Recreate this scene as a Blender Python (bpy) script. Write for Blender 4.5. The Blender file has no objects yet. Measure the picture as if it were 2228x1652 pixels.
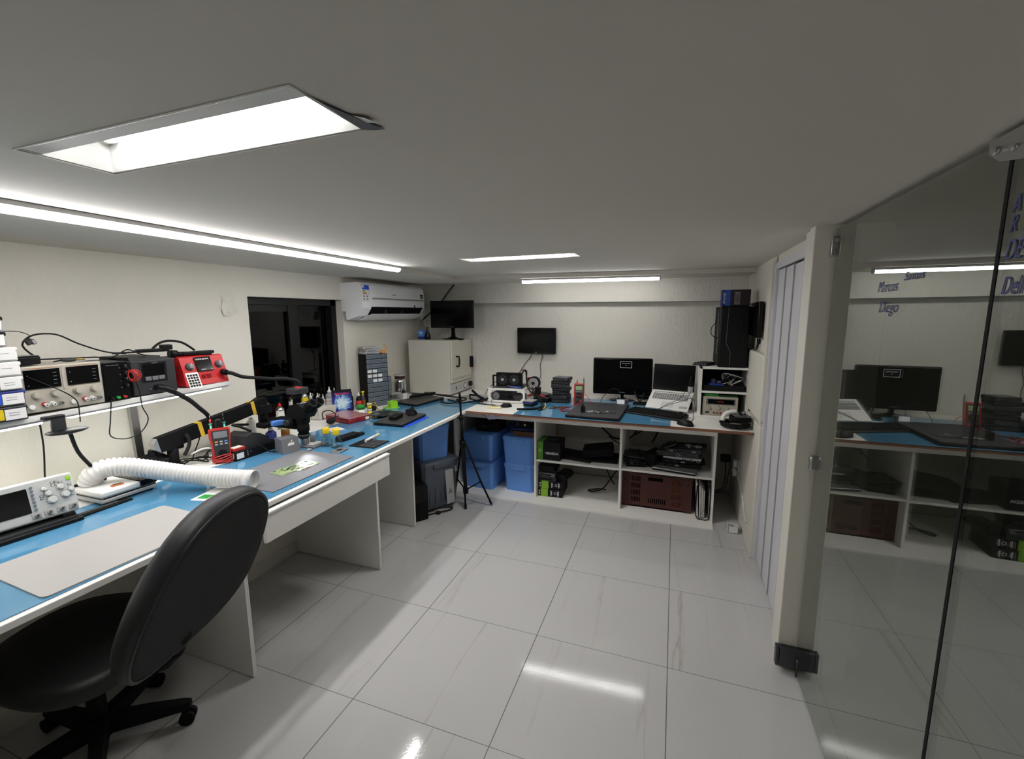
import bpy, bmesh, math, random
from mathutils import Vector, Matrix
random.seed(7)
scene = bpy.context.scene
COL = scene.collection
R = math.radians

# ------------------------------------------------------------------ materials
def hexc(h):
    h = h.lstrip('#')
    v = [int(h[i:i+2], 16)/255 for i in (0, 2, 4)]
    return tuple((x/12.92 if x <= .04045 else ((x+.055)/1.055)**2.4) for x in v) + (1,)

def newmat(name):
    m = bpy.data.materials.new(name); m.use_nodes = True
    nt = m.node_tree; nt.nodes.clear()
    out = nt.nodes.new('ShaderNodeOutputMaterial')
    return m, nt, out

def pmat(name, col, rough=.5, metal=0, spec=.5, var=.06, vscale=30, bump=0, bscale=60, trans=0, ior=1.45, alpha=1, coat=0):
    m, nt, out = newmat(name)
    N = nt.nodes; L = nt.links
    b = N.new('ShaderNodeBsdfPrincipled')
    c = hexc(col) if isinstance(col, str) else tuple(col)+(1,)
    b.inputs['Roughness'].default_value = rough
    b.inputs['Metallic'].default_value = metal
    b.inputs['Specular IOR Level'].default_value = spec
    b.inputs['IOR'].default_value = ior
    b.inputs['Transmission Weight'].default_value = trans
    b.inputs['Alpha'].default_value = alpha
    b.inputs['Coat Weight'].default_value = coat
    tc = N.new('ShaderNodeTexCoord')
    if var > 0:
        n = N.new('ShaderNodeTexNoise'); n.inputs['Scale'].default_value = vscale; n.inputs['Detail'].default_value = 3
        L.new(tc.outputs['Object'], n.inputs['Vector'])
        mx = N.new('ShaderNodeMix'); mx.data_type = 'RGBA'
        mx.inputs[6].default_value = tuple(x*(1-var) for x in c[:3])+(1,)
        mx.inputs[7].default_value = tuple(min(1, x*(1+var)) for x in c[:3])+(1,)
        L.new(n.outputs['Fac'], mx.inputs[0]); L.new(mx.outputs[2], b.inputs['Base Color'])
    else:
        b.inputs['Base Color'].default_value = c
    if bump > 0:
        n2 = N.new('ShaderNodeTexNoise'); n2.inputs['Scale'].default_value = bscale; n2.inputs['Detail'].default_value = 4
        L.new(tc.outputs['Object'], n2.inputs['Vector'])
        bp = N.new('ShaderNodeBump'); bp.inputs['Strength'].default_value = bump; bp.inputs['Distance'].default_value = .01
        L.new(n2.outputs['Fac'], bp.inputs['Height']); L.new(bp.outputs['Normal'], b.inputs['Normal'])
    L.new(b.outputs['BSDF'], out.inputs['Surface'])
    return m

def emat(name, col, strength):
    m, nt, out = newmat(name)
    e = nt.nodes.new('ShaderNodeEmission')
    e.inputs['Color'].default_value = hexc(col); e.inputs['Strength'].default_value = strength
    nt.links.new(e.outputs[0], out.inputs['Surface'])
    return m

def glassmat(name, tint, base, gl=(.9, .9, .9), rough=0.0):
    """thin glass: see-through with a facing-dependent mirror reflection"""
    m, nt, out = newmat(name)
    N = nt.nodes; L = nt.links
    t = N.new('ShaderNodeBsdfTransparent'); t.inputs['Color'].default_value = tuple(tint)+(1,)
    g = N.new('ShaderNodeBsdfGlossy'); g.inputs['Color'].default_value = tuple(gl)+(1,); g.inputs['Roughness'].default_value = rough
    f = N.new('ShaderNodeLayerWeight'); f.inputs['Blend'].default_value = .5
    pw = N.new('ShaderNodeMath'); pw.operation = 'POWER'; pw.inputs[1].default_value = 4; L.new(f.outputs['Facing'], pw.inputs[0])
    ma = N.new('ShaderNodeMath'); ma.operation = 'MULTIPLY_ADD'; ma.inputs[1].default_value = .9-base; ma.inputs[2].default_value = base; L.new(pw.outputs[0], ma.inputs[0])
    mx = N.new('ShaderNodeMixShader')
    L.new(ma.outputs[0], mx.inputs[0]); L.new(t.outputs[0], mx.inputs[1]); L.new(g.outputs[0], mx.inputs[2])
    L.new(mx.outputs[0], out.inputs['Surface'])
    return m

def wallmat(name, col, strength=.5, stain=0):
    """painted rough plaster with brushed relief"""
    m, nt, out = newmat(name)
    N = nt.nodes; L = nt.links
    b = N.new('ShaderNodeBsdfPrincipled'); b.inputs['Roughness'].default_value = .75
    b.inputs['Specular IOR Level'].default_value = .25
    tc = N.new('ShaderNodeTexCoord')
    n = N.new('ShaderNodeTexNoise'); n.inputs['Scale'].default_value = 2.2; n.inputs['Detail'].default_value = 6
    L.new(tc.outputs['Object'], n.inputs['Vector'])
    c = hexc(col)
    mx = N.new('ShaderNodeMix'); mx.data_type = 'RGBA'
    mx.inputs[6].default_value = tuple(x*(.93-stain) for x in c[:3])+(1,); mx.inputs[7].default_value = tuple(min(1, x*1.05) for x in c[:3])+(1,)
    L.new(n.outputs['Fac'], mx.inputs[0]); L.new(mx.outputs[2], b.inputs['Base Color'])
    mp = N.new('ShaderNodeMapping'); mp.inputs['Scale'].default_value = (1, 1, .35)
    L.new(tc.outputs['Object'], mp.inputs['Vector'])
    n2 = N.new('ShaderNodeTexNoise'); n2.inputs['Scale'].default_value = 46; n2.inputs['Detail'].default_value = 3
    n2.inputs['Distortion'].default_value = .6
    L.new(mp.outputs[0], n2.inputs['Vector'])
    n3 = N.new('ShaderNodeTexNoise'); n3.inputs['Scale'].default_value = 5; n3.inputs['Detail'].default_value = 2
    L.new(tc.outputs['Object'], n3.inputs['Vector'])
    mu = N.new('ShaderNodeMath'); mu.operation = 'MULTIPLY'
    L.new(n2.outputs['Fac'], mu.inputs[0]); L.new(n3.outputs['Fac'], mu.inputs[1])
    bp = N.new('ShaderNodeBump'); bp.inputs['Strength'].default_value = strength; bp.inputs['Distance'].default_value = .012
    L.new(mu.outputs[0], bp.inputs['Height']); L.new(bp.outputs['Normal'], b.inputs['Normal'])
    L.new(b.outputs['BSDF'], out.inputs['Surface'])
    return m

TILE, TX, TY = .65, -1.9113, 1.3880
def floormat():
    m, nt, out = newmat('floor_porcelain')
    N = nt.nodes; L = nt.links
    b = N.new('ShaderNodeBsdfPrincipled')
    b.inputs['Specular IOR Level'].default_value = .5
    tc = N.new('ShaderNodeTexCoord'); sx = N.new('ShaderNodeSeparateXYZ'); L.new(tc.outputs['Object'], sx.inputs[0])
    def math_(op, a, b_=None, c_=None):
        n = N.new('ShaderNodeMath'); n.operation = op
        for i, v in enumerate((a, b_, c_)):
            if v is None: continue
            if isinstance(v, (int, float)): n.inputs[i].default_value = v
            else: L.new(v, n.inputs[i])
        return n.outputs[0]
    def line(o, off, w):
        d = math_('DIVIDE', math_('SUBTRACT', o, off), TILE)
        fr = math_('SUBTRACT', d, math_('FLOOR', d))
        dd = math_('MULTIPLY', math_('MINIMUM', fr, math_('SUBTRACT', 1.0, fr)), TILE)
        return math_('LESS_THAN', dd, w), math_('FLOOR', d)
    lx, ix = line(sx.outputs[0], TX, .0019)
    ly, iy = line(sx.outputs[1], TY, .0013)
    ln = math_('MAXIMUM', lx, ly)
    # per tile offset for the veins
    off = N.new('ShaderNodeCombineXYZ'); L.new(math_('MULTIPLY', ix, 3.7), off.inputs[0]); L.new(math_('MULTIPLY', iy, 5.3), off.inputs[1])
    va = N.new('ShaderNodeVectorMath'); va.operation = 'ADD'; L.new(tc.outputs['Object'], va.inputs[0]); L.new(off.outputs[0], va.inputs[1])
    mp = N.new('ShaderNodeMapping'); mp.inputs['Scale'].default_value = (3.0, .22, 1); mp.inputs['Rotation'].default_value = (0, 0, R(-5))
    L.new(va.outputs[0], mp.inputs['Vector'])
    n = N.new('ShaderNodeTexNoise'); n.inputs['Scale'].default_value = 1.5; n.inputs['Detail'].default_value = 7; n.inputs['Roughness'].default_value = .5; n.inputs['Distortion'].default_value = .15
    L.new(mp.outputs[0], n.inputs['Vector'])
    vein = math_('ABSOLUTE', math_('SUBTRACT', n.outputs['Fac'], .5))
    cr = N.new('ShaderNodeValToRGB'); cr.color_ramp.elements[0].position = 0; cr.color_ramp.elements[0].color = (.40, .385, .37, 1)
    cr.color_ramp.elements[1].position = .018; cr.color_ramp.elements[1].color = (.53, .524, .516, 1)
    e = cr.color_ramp.elements.new(.006); e.color = (.48, .468, .455, 1)
    L.new(vein, cr.inputs[0])
    n2 = N.new('ShaderNodeTexNoise'); n2.inputs['Scale'].default_value = 1.3; n2.inputs['Detail'].default_value = 4
    L.new(mp.outputs[0], n2.inputs['Vector'])
    # veins only in some places
    mk = N.new('ShaderNodeMapRange'); mk.inputs[1].default_value = .49; mk.inputs[2].default_value = .66
    L.new(n2.outputs['Fac'], mk.inputs[0])
    mx = N.new('ShaderNodeMix'); mx.data_type = 'RGBA'; mx.inputs[6].default_value = (.53, .524, .516, 1)
    L.new(mk.outputs[0], mx.inputs[0]); L.new(cr.outputs[0], mx.inputs[7])
    mx2 = N.new('ShaderNodeMix'); mx2.data_type = 'RGBA'; mx2.inputs[7].default_value = (.08, .075, .07, 1)
    L.new(ln, mx2.inputs[0]); L.new(mx.outputs[2], mx2.inputs[6])
    L.new(mx2.outputs[2], b.inputs['Base Color'])
    n4 = N.new('ShaderNodeTexNoise'); n4.inputs['Scale'].default_value = 9
    L.new(tc.outputs['Object'], n4.inputs['Vector'])
    rr = math_('MULTIPLY_ADD', n4.outputs['Fac'], .05, .055)
    rg = math_('MULTIPLY_ADD', ln, .35, rr)
    L.new(rg, b.inputs['Roughness'])
    n5 = N.new('ShaderNodeTexNoise'); n5.inputs['Scale'].default_value = 120; n5.inputs['Detail'].default_value = 1
    L.new(tc.outputs['Object'], n5.inputs['Vector'])
    bp = N.new('ShaderNodeBump'); bp.inputs['Strength'].default_value = .035; bp.inputs['Distance'].default_value = .002
    L.new(n5.outputs['Fac'], bp.inputs['Height']); L.new(bp.outputs['Normal'], b.inputs['Normal'])
    L.new(b.outputs['BSDF'], out.inputs['Surface'])
    return m

M = dict(
 wall=wallmat('plaster_cream', '#dcd8cc', .55), wallback=wallmat('plaster_brushed', '#dcd9d0', .9), plain=pmat('paint_white', '#d6d2c8', .6, var=.03, vscale=4),
 ceil=pmat('ceiling_paint', '#d6d1c7', .8, spec=.2, var=.03, vscale=1.5), floor=floormat(),
 lam=pmat('white_laminate', '#ebe9e4', .4, var=.02, vscale=8), mdf=pmat('raw_board_edge', '#7a5240', .8, var=.15, vscale=80),
 blue=pmat('blue_backed_glass', '#4f88ac', .06, spec=.6, var=.08, vscale=5, coat=.3),
 black=pmat('black_plastic', '#0c0c0e', .5, spec=.3), blackm=pmat('matte_black_plastic', '#0a0a0b', .7, spec=.25), blackg=pmat('glossy_black', '#060607', .14, spec=.3),
 screen=pmat('dark_screen', '#040405', .15, spec=.22, var=0), dgrey=pmat('dark_grey_plastic', '#2e2f31', .5), mgrey=pmat('mid_grey_plastic', '#6a6b6e', .5),
 lgrey=pmat('light_grey_plastic', '#a9a9a8', .5), white=pmat('white_plastic', '#e4e3df', .4, var=.02), beige=pmat('beige_enamel', '#b5afa1', .5, var=.04),
 red=pmat('red_enamel', '#b3191f', .4), redp=pmat('red_plastic', '#b8302a', .45), dred=pmat('dark_red_plastic', '#8a1d20', .35),
 yellow=pmat('yellow_plastic', '#e0c31a', .5), ytape=pmat('yellow_tape', '#d8b23a', .6), green=pmat('green_plastic', '#2a9a3c', .45), lime=pmat('lime_plastic', '#93d32b', .4),
 orange=pmat('orange_plastic', '#e8912a', .5), bluep=pmat('blue_plastic_bin', '#6698e2', .45, var=.05), bluebr=pmat('bright_blue_plastic', '#2a55d8', .4), skyb=pmat('light_blue_plastic', '#5a8fe0', .45),
 navy=pmat('navy_plastic', '#1c2c70', .5), teal=pmat('teal_plastic', '#5fc0a0', .5), steel=pmat('brushed_steel', '#b9b9b8', .3, 1, var=.05), dsteel=pmat('dark_steel', '#55565a', .4, 1),
 alu=pmat('aluminium', '#c9cacc', .35, .9, var=.03), chrome=pmat('polished_metal', '#d8d8d8', .15, 1), reflector=pmat('reflector_sheet', '#e8e8e6', .25, .6, var=.03),
 rubber=pmat('black_rubber', '#101010', .85), fabric=pmat('charcoal_upholstery', '#3b3a3b', .95, spec=.1, var=.18, vscale=250, bump=.3, bscale=500), vinyl=pmat('black_vinyl', '#1d1e20', .5, var=.1, vscale=20),
 matgrey=pmat('grey_silicone_mat', '#737377', .75, var=.05), mat2=pmat('off_white_mat', '#a9a6a2', .45, var=.03, vscale=3), matdk=pmat('charcoal_mat', '#343538', .55, var=.1, vscale=40),
 silver=pmat('silver_metal_lid', '#b9bbbd', .35, .7, var=.02), gunmetal=pmat('gunmetal_lid', '#4d4c4a', .4, .5, var=.03), keys=pmat('grey_keys', '#77787a', .5),
 pcb=pmat('circuit_board_green', '#8aa070', .4, var=.45, vscale=260), gold=pmat('gold_contacts', '#c2a052', .4, .5), pcbk=pmat('circuit_board_dark', '#2b3330', .45, var=.5, vscale=150),
 paper=pmat('paper', '#e8e6e2', .8, var=.02), card=pmat('cardboard', '#6b4a38', .85), brownred=pmat('brown_red_crate', '#48221b', .55, var=.08), clear=glassmat('clear_plastic', (.84, .86, .86), .05),
 glass=glassmat('clear_glass', (.93, .95, .94), .05), smoked=glassmat('tinted_glass', (.67, .69, .665), .19, (.98, 1.0, .97)), winglass=glassmat('night_window_glass', (.25, .25, .25), .03),
 frost=pmat('translucent_plastic', '#cfd0cf', .3, trans=.5, var=0), greybin=pmat('grey_tub', '#4d545d', .4, var=.1), cream=pmat('cream_plastic', '#e2d7a4', .6), door=pmat('white_pvc', '#cfcfd4', .4, var=.02),
 panel=pmat('instrument_panel', '#c6c7c3', .45, var=.02), knobw=pmat('off_white_knob', '#dcdcd6', .45, var=.02), tub2=pmat('seat_vinyl', '#121314', .5, var=.1, vscale=20), winfr=pmat('black_window_frame', '#060607', .45), tube=emat('lamp_tube', '#fffdf9', 64), tubeb=emat('lamp_tube_far', '#fffdf9', 108), strip=emat('lamp_diffuser', '#fefcfd', 58), stripb=emat('lamp_diffuser_back', '#fffdfb', 20), led=emat('under_shelf_led', '#fffefa', 20), ringled=emat('ring_light_led', '#ffffff', 14), scr=emat('lit_lcd', '#c9ced3', .8), lcd=pmat('green_lcd', '#8fae7a', .4),
 ink=pmat('blue_marker_ink', '#3c4580', .6, var=0), inkw=pmat('white_print', '#d5d5d5', .6, var=0), inkb=pmat('black_print', '#111111', .6, var=0), inkr=pmat('red_print', '#d83a3a', .6, var=0), inkg=pmat('grey_print', '#77777a', .6, var=0),
 olive=pmat('dark_green_paint', '#1f3a30', .5), amber=pmat('amber_plastic', '#7a4a12', .3), purple=pmat('purple_plastic', '#2c2048', .4), copper=pmat('copper_tape', '#c97a4a', .4, .3), hose=pmat('white_corrugated_plastic', '#dedcd8', .4, var=.02), cab=pmat('blue_grey_drawer', '#6f7a83', .4, var=.04), wood=pmat('brown_wood', '#5a3a28', .6),
)

# ------------------------------------------------------------------ mesh builder
class MB:
    def __init__(s):
        s.bm = bmesh.new(); s.mats = []; s.X = Matrix.Identity(4)
    def mi(s, m):
        if isinstance(m, str): m = M[m]
        if m not in s.mats: s.mats.append(m)
        return s.mats.index(m)
    def at(s, loc=(0, 0, 0), rx=0, ry=0, rz=0):
        s.X = Matrix.Translation(loc) @ Matrix.Rotation(R(rz), 4, 'Z') @ Matrix.Rotation(R(ry), 4, 'Y') @ Matrix.Rotation(R(rx), 4, 'X'); return s
    def v(s, p): return s.bm.verts.new(s.X @ Vector(p))
    def face(s, pts, m, smooth=False):
        vs = [p if isinstance(p, bmesh.types.BMVert) else s.v(p) for p in pts]
        try: f = s.bm.faces.new(vs)
        except ValueError: return None
        f.material_index = s.mi(m); f.smooth = smooth; return f
    def box(s, a, b, m, bev=0, seg=2):
        x0, y0, z0 = a; x1, y1, z1 = b
        vs = [s.v(p) for p in ((x0,y0,z0),(x1,y0,z0),(x1,y1,z0),(x0,y1,z0),(x0,y0,z1),(x1,y0,z1),(x1,y1,z1),(x0,y1,z1))]
        fs = []
        for q in ((0,3,2,1),(4,5,6,7),(0,1,5,4),(1,2,6,5),(2,3,7,6),(3,0,4,7)):
            f = s.bm.faces.new([vs[i] for i in q]); f.material_index = s.mi(m); fs.append(f)
        if bev:
            es = list({e for f in fs for e in f.edges})
            r = bmesh.ops.bevel(s.bm, geom=es, offset=bev, segments=seg, profile=.5, affect='EDGES', clamp_overlap=True)
            for f in r['faces']: f.smooth = True
        return s
    def cbox(s, c, d, m, bev=0):
        return s.box([c[i]-d[i]/2 for i in range(3)], [c[i]+d[i]/2 for i in range(3)], m, bev)
    def prism(s, poly, a0, a1, m, axis='z', smooth=False):
        def P(u, v, w):
            return (u, v, w) if axis == 'z' else ((u, w, v) if axis == 'y' else (w, u, v))
        A = [s.v(P(u, v, a0)) for u, v in poly]; B = [s.v(P(u, v, a1)) for u, v in poly]
        n = len(poly)
        s.face(A[::-1], m); s.face(B, m)
        for i in range(n):
            s.face([A[i], A[(i+1) % n], B[(i+1) % n], B[i]], m, smooth)
        return s
    def _ring(s, c, ax, r, seg, ref=None):
        ax = Vector(ax).normalized()
        u = ref if ref is not None else (Vector((0, 0, 1)) if abs(ax.z) < .9 else Vector((1, 0, 0)))
        u = (u-ax*u.dot(ax)).normalized(); w = ax.cross(u)
        return [s.v(Vector(c)+(u*math.cos(2*math.pi*i/seg)+w*math.sin(2*math.pi*i/seg))*r) for i in range(seg)]
    def cyl(s, p0, p1, r, m, r2=None, seg=16, caps=True, smooth=True):
        p0 = Vector(p0); p1 = Vector(p1); ax = p1-p0
        A = s._ring(p0, ax, r, seg); B = s._ring(p1, ax, r if r2 is None else r2, seg)
        for i in range(seg): s.face([A[i], A[(i+1) % seg], B[(i+1) % seg], B[i]], m, smooth)
        if caps: s.face(A[::-1], m); s.face(B, m)
        return s
    def lathe(s, prof, c, m, seg=20, axis=(0, 0, 1), mats=None, capend=True):
        ax = Vector(axis).normalized(); c = Vector(c); prev = None
        for k, (r, z) in enumerate(prof):
            ring = s._ring(c+ax*z, ax, max(r, 1e-4), seg)
            mm = mats[k] if mats else m
            if prev:
                for i in range(seg): s.face([prev[i], prev[(i+1) % seg], ring[(i+1) % seg], ring[i]], mm, True)
            elif capend: s.face(ring[::-1], mm)
            prev = ring
        if capend: s.face(prev, mats[-1] if mats else m)
        return s
    def tube(s, pts, r, m, seg=8, smooth=True, sub=4, radii=None):
        P = [Vector(p) for p in pts]
        if smooth and len(P) > 2:
            Q = []; RR = []
            for i in range(len(P)-1):
                p0 = P[max(i-1, 0)]; p1 = P[i]; p2 = P[i+1]; p3 = P[min(i+2, len(P)-1)]
                for k in range(sub):
                    t = k/sub
                    Q.append(.5*((2*p1)+(-p0+p2)*t+(2*p0-5*p1+4*p2-p3)*t*t+(-p0+3*p1-3*p2+p3)*t**3))
            Q.append(P[-1]); P = Q
        prev = None; ref = None
        for i, p in enumerate(P):
            d = (P[min(i+1, len(P)-1)]-P[max(i-1, 0)])
            if d.length < 1e-7: d = Vector((0, 0, 1))
            d.normalize()
            if ref is None: ref = Vector((0, 0, 1)) if abs(d.z) < .9 else Vector((1, 0, 0))
            ref = (ref-d*ref.dot(d))
            if ref.length < 1e-5: ref = d.orthogonal()
            ref.normalize()
            rr = r if radii is None else radii[min(len(radii)-1, int(i*len(radii)/len(P)))]
            ring = s._ring(p, d, rr, seg, ref)
            if prev:
                for k in range(seg): s.face([prev[k], prev[(k+1) % seg], ring[(k+1) % seg], ring[k]], m, True)
            else: s.face(ring[::-1], m)
            prev = ring
        s.face(prev, m); return s
    def sphere(s, c, r, m, sc=(1, 1, 1), seg=14, rings=8):
        rows = []
        for j in range(rings+1):
            t = math.pi*j/rings
            rows.append([s.v((c[0]+r*sc[0]*math.sin(t)*math.cos(2*math.pi*i/seg), c[1]+r*sc[1]*math.sin(t)*math.sin(2*math.pi*i/seg), c[2]+r*sc[2]*math.cos(t))) for i in range(seg)] if 0 < j < rings else [s.v((c[0], c[1], c[2]+r*sc[2]*math.cos(t)))])
        for j in range(rings):
            a, b = rows[j], rows[j+1]
            for i in range(seg):
                if len(a) == 1: s.face([a[0], b[i], b[(i+1) % seg]], m, True)
                elif len(b) == 1: s.face([a[i], b[0], a[(i+1) % seg]], m, True)
                else: s.face([a[i], b[i], b[(i+1) % seg], a[(i+1) % seg]], m, True)
        return s
    def torus(s, c, R_, r, m, axis=(0, 0, 1), seg=28, ts=8, a0=0, a1=360):
        ax = Vector(axis).normalized(); u = ax.orthogonal().normalized(); w = ax.cross(u)
        n = seg
        pts = [Vector(c)+(u*math.cos(R(a0+(a1-a0)*i/n))+w*math.sin(R(a0+(a1-a0)*i/n)))*R_ for i in range(n+1)]
        return s.tube(pts, r, m, ts, False)
    def build(s, name, parent=None, loc=None, rz=0, label=None):
        bmesh.ops.recalc_face_normals(s.bm, faces=s.bm.faces)
        me = bpy.data.meshes.new(name); s.bm.to_mesh(me); s.bm.free()
        for m in s.mats: me.materials.append(m)
        o = bpy.data.objects.new(name, me); COL.objects.link(o)
        if parent: o.parent = parent
        if loc: o.location = loc
        if rz: o.rotation_euler[2] = R(rz)
        if label: o['label'] = label
        return o

def tag(o, label, cat, group=None, kind=None):
    o['label'] = label; o['category'] = cat
    if group: o['group'] = group
    if kind: o['kind'] = kind
    return o
def thing(name, label, cat, loc=(0, 0, 0), rz=0, group=None, rx=0, ry=0):
    o = bpy.data.objects.new(name, None); COL.objects.link(o)
    o.empty_display_size = .05
    o.location = loc; o.rotation_euler = (R(rx), R(ry), R(rz))
    return tag(o, label, cat, group)
def struct(name, mb, label=None):
    o = mb.build(name); o['kind'] = 'structure'
    if label: o['label'] = label
    return o
def solo(name, mb, label, cat, loc=(0, 0, 0), rz=0, group=None, rx=0, ry=0):
    o = mb.build(name, None, loc, 0)
    o.rotation_euler = (R(rx), R(ry), R(rz))
    return tag(o, label, cat, group)
def text(name, body, size, loc, rot, m, parent=None, sx=1, shear=0, align='CENTER', depth=.0004, bold=0):
    """lettering as a thin mesh; rot = euler degrees"""
    cu = bpy.data.curves.new('lettering_curve', 'FONT'); cu.body = body; cu.size = size; cu.align_x = align; cu.align_y = 'CENTER'
    cu.extrude = depth; cu.shear = shear; cu.resolution_u = 3; cu.offset = bold
    t = bpy.data.objects.new('lettering_tmp', cu); COL.objects.link(t)
    dg = bpy.context.evaluated_depsgraph_get()
    me = bpy.data.meshes.new_from_object(t.evaluated_get(dg))
    bpy.data.objects.remove(t); bpy.data.curves.remove(cu)
    me.materials.clear(); me.materials.append(M[m])
    o = bpy.data.objects.new(name, me); COL.objects.link(o)
    if parent: o.parent = parent
    o.location = loc; o.rotation_euler = tuple(R(a) for a in rot); o.scale = (sx, 1, 1)
    return o
def copy_tree(o, parent=None):
    c = o.copy(); COL.objects.link(c)
    if parent: c.parent = parent
    for ch in list(o.children): copy_tree(ch, c)
    return c
# ------------------------------------------------------------------ camera
cam = bpy.data.cameras.new('camera'); cam_ob = bpy.data.objects.new('camera', cam); COL.objects.link(cam_ob)
cam.sensor_width = 36; cam.lens = 966.86/2228*36; cam.clip_start = .02; cam.clip_end = 50
_y, _p, _r = R(20.046), R(8.349), R(-.321)
_f = Vector((-math.sin(_y)*math.cos(_p), math.cos(_y)*math.cos(_p), -math.sin(_p)))
_rt = Vector((math.cos(_y), math.sin(_y), 0)); _up = _rt.cross(_f)
_rt, _up = math.cos(_r)*_rt+math.sin(_r)*_up, -math.sin(_r)*_rt+math.cos(_r)*_up
mw = Matrix.Identity(4)
for i, c in enumerate((_rt, _up, -_f)):
    for j in range(3): mw[j][i] = c[j]
mw.translation = (0, 0, 1.676)
cam_ob.matrix_world = mw
scene.camera = cam_ob
scene.view_settings.view_transform = 'Standard'; scene.view_settings.look = 'None'
scene.view_settings.gamma = 1; scene.view_settings.exposure = -.07
w = bpy.data.worlds.new('night'); scene.world = w; w.use_nodes = True
w.node_tree.nodes['Background'].inputs[0].default_value = (.01, .011, .013, 1); w.node_tree.nodes['Background'].inputs[1].default_value = 1

CZ = 2.03      # main ceiling
SZ = 1.995     # lowered border
# ------------------------------------------------------------------ room shell
mb = MB(); mb.box((-3.2, -2.4, -.05), (2.6, 4.8, 0), 'floor'); struct('floor', mb)

def grid_holes(mb, xs, ys, holes, z, m):
    for i in range(len(xs)-1):
        for j in range(len(ys)-1):
            cx_, cy_ = (xs[i]+xs[i+1])/2, (ys[j]+ys[j+1])/2
            if any(h[0] < cx_ < h[1] and h[2] < cy_ < h[3] for h in holes): continue
            mb.box((xs[i], ys[j], z), (xs[i+1], ys[j+1], z+.012), m)
TR = [(-1.335, -.578, .585, .765), (-1.320, -.568, 2.635, 2.815)]   # recessed troffers
mb = MB()
grid_holes(mb, [-3.1, TR[0][0], TR[1][0], TR[0][1], TR[1][1], 2.5], [-2.4, TR[0][2], TR[0][3], TR[1][2], TR[1][3], 4.7], TR, CZ, 'ceil')
mb.box((-3.2, -2.4, CZ+.16), (2.6, 4.8, CZ+.2), 'ceil')  # unseen slab added above the ceiling to block light
struct('ceiling', mb)
mb = MB()
mb.prism([(-2.72, -2.4), (-1.965, -2.4), (-1.965, 3.80), (.63, 4.02), (.63, 4.6), (-2.72, 4.6)], SZ, CZ-.0005, 'ceil')
struct('trim_1', mb, 'lowered ceiling border along the left and back walls')

# left wall with a window opening
WY0, WY1, WZ0, WZ1 = 2.235, 3.145, .885, 1.806
mb = MB(); X0, X1 = -3.0, -2.70
mb.box((X0, -2.4, 0), (X1, WY0, CZ+.1), 'wall'); mb.box((X0, WY1, 0), (X1, 4.6, CZ+.1), 'wall')
mb.box((X0, WY0, 0), (X1, WY1, WZ0), 'wall'); mb.box((X0, WY0, WZ1), (X1, WY1, CZ+.1), 'wall')
struct('wall_left', mb)
mb = MB(); mb.box((-2.705, -2.4, 0), (-2.48, 3.6, .78), 'wall'); mb.box((-2.485, -2.4, 0), (-2.47, 3.6, .085), 'plain')
struct('baseboard_left', mb, 'low plastered ledge and baseboard under the left workbench')
# back wall: lower face, and the beam that sticks out above the ledge
mb = MB()
mb.box((-3.0, 4.5, 0), (.9, 4.7, CZ+.1), 'wallback')
mb.prism([(-2.72, 1.800), (.62, 1.784), (.62, CZ+.1), (-2.72, CZ+.1)], 4.395, 4.52, 'wallback', axis='y')
struct('wall_back', mb)
# right wall: upper face, thicker lower part, stub beside the folding door, pier
mb = MB()
mb.box((.585, 3.24, 0), (.80, 4.6, CZ+.1), 'plain')
mb.box((.555, 3.24, 0), (.60, 4.49, .925), 'plain', .006)
mb.box((.548, 3.24, .955), (.60, 4.3, 1.40), 'plain', .012)
mb.box((.585, 2.41, 1.985), (.80, 3.26, CZ+.1), 'plain')
mb.box((.542, 2.298, 0), (.80, 2.415, CZ+.05), 'plain')
mb.box((.528, 2.226, 0), (.80, 2.30, CZ+.05), 'plain', .004)
struct('wall_right', mb)
# the dark space behind the glass
mb = MB(); mb.box((1.5, -2.4, 0), (1.6, 4.7, CZ+.1), 'lgrey'); mb.box((.8, 2.66, 0), (2.4, 2.8, CZ+.1), 'wall'); struct('wall_far_right', mb)
mb = MB(); mb.box((-3.0, -2.4, 0), (2.4, -2.3, CZ+.1), 'wall'); struct('wall_front', mb)
mb = MB(); mb.box((.8, 2.4, 0), (.9, 4.7, CZ+.1), 'wall'); struct('wall_right_outer', mb)

# window: dark sliding frame with black night panes
mb = MB(); wx = -2.80
mb.box((wx-.05, WY0, WZ1-.05), (wx+.03, WY1, WZ1), 'winfr'); mb.box((wx-.05, WY0, WZ0), (wx+.03, WY1, WZ0+.04), 'winfr')
mb.box((wx-.05, WY0, WZ0), (wx+.03, WY0+.05, WZ1), 'winfr'); mb.box((wx-.05, WY1-.06, WZ0), (wx+.03, WY1, WZ1), 'winfr')
mb.box((wx-.03, 2.64, WZ0), (wx+.02, 2.71, WZ1-.03), 'winfr'); mb.box((wx-.05, 2.70, WZ0), (wx-.01, 2.76, WZ1-.03), 'winfr')
mb.box((wx-.03, WY0+.05, WZ1-.10), (wx+.015, 2.66, WZ1-.05), 'winfr')
win = struct('window_1', mb, 'dark sliding window with black night panes')
mb = MB(); mb.box((wx-.012, WY0+.05, WZ0+.04), (wx-.006, 2.65, WZ1-.05), 'winglass'); mb.build('pane', win)
mb = MB(); mb.box((wx-.036, 2.75, WZ0+.04), (wx-.030, WY1-.06, WZ1-.05), 'winglass'); mb.build('pane', win)
mb = MB(); mb.box((-3.1, 1.9, .6), (-3.06, 3.5, 2.1), 'blackm'); struct('wall_outside', mb, 'dark night outside the window')

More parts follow.
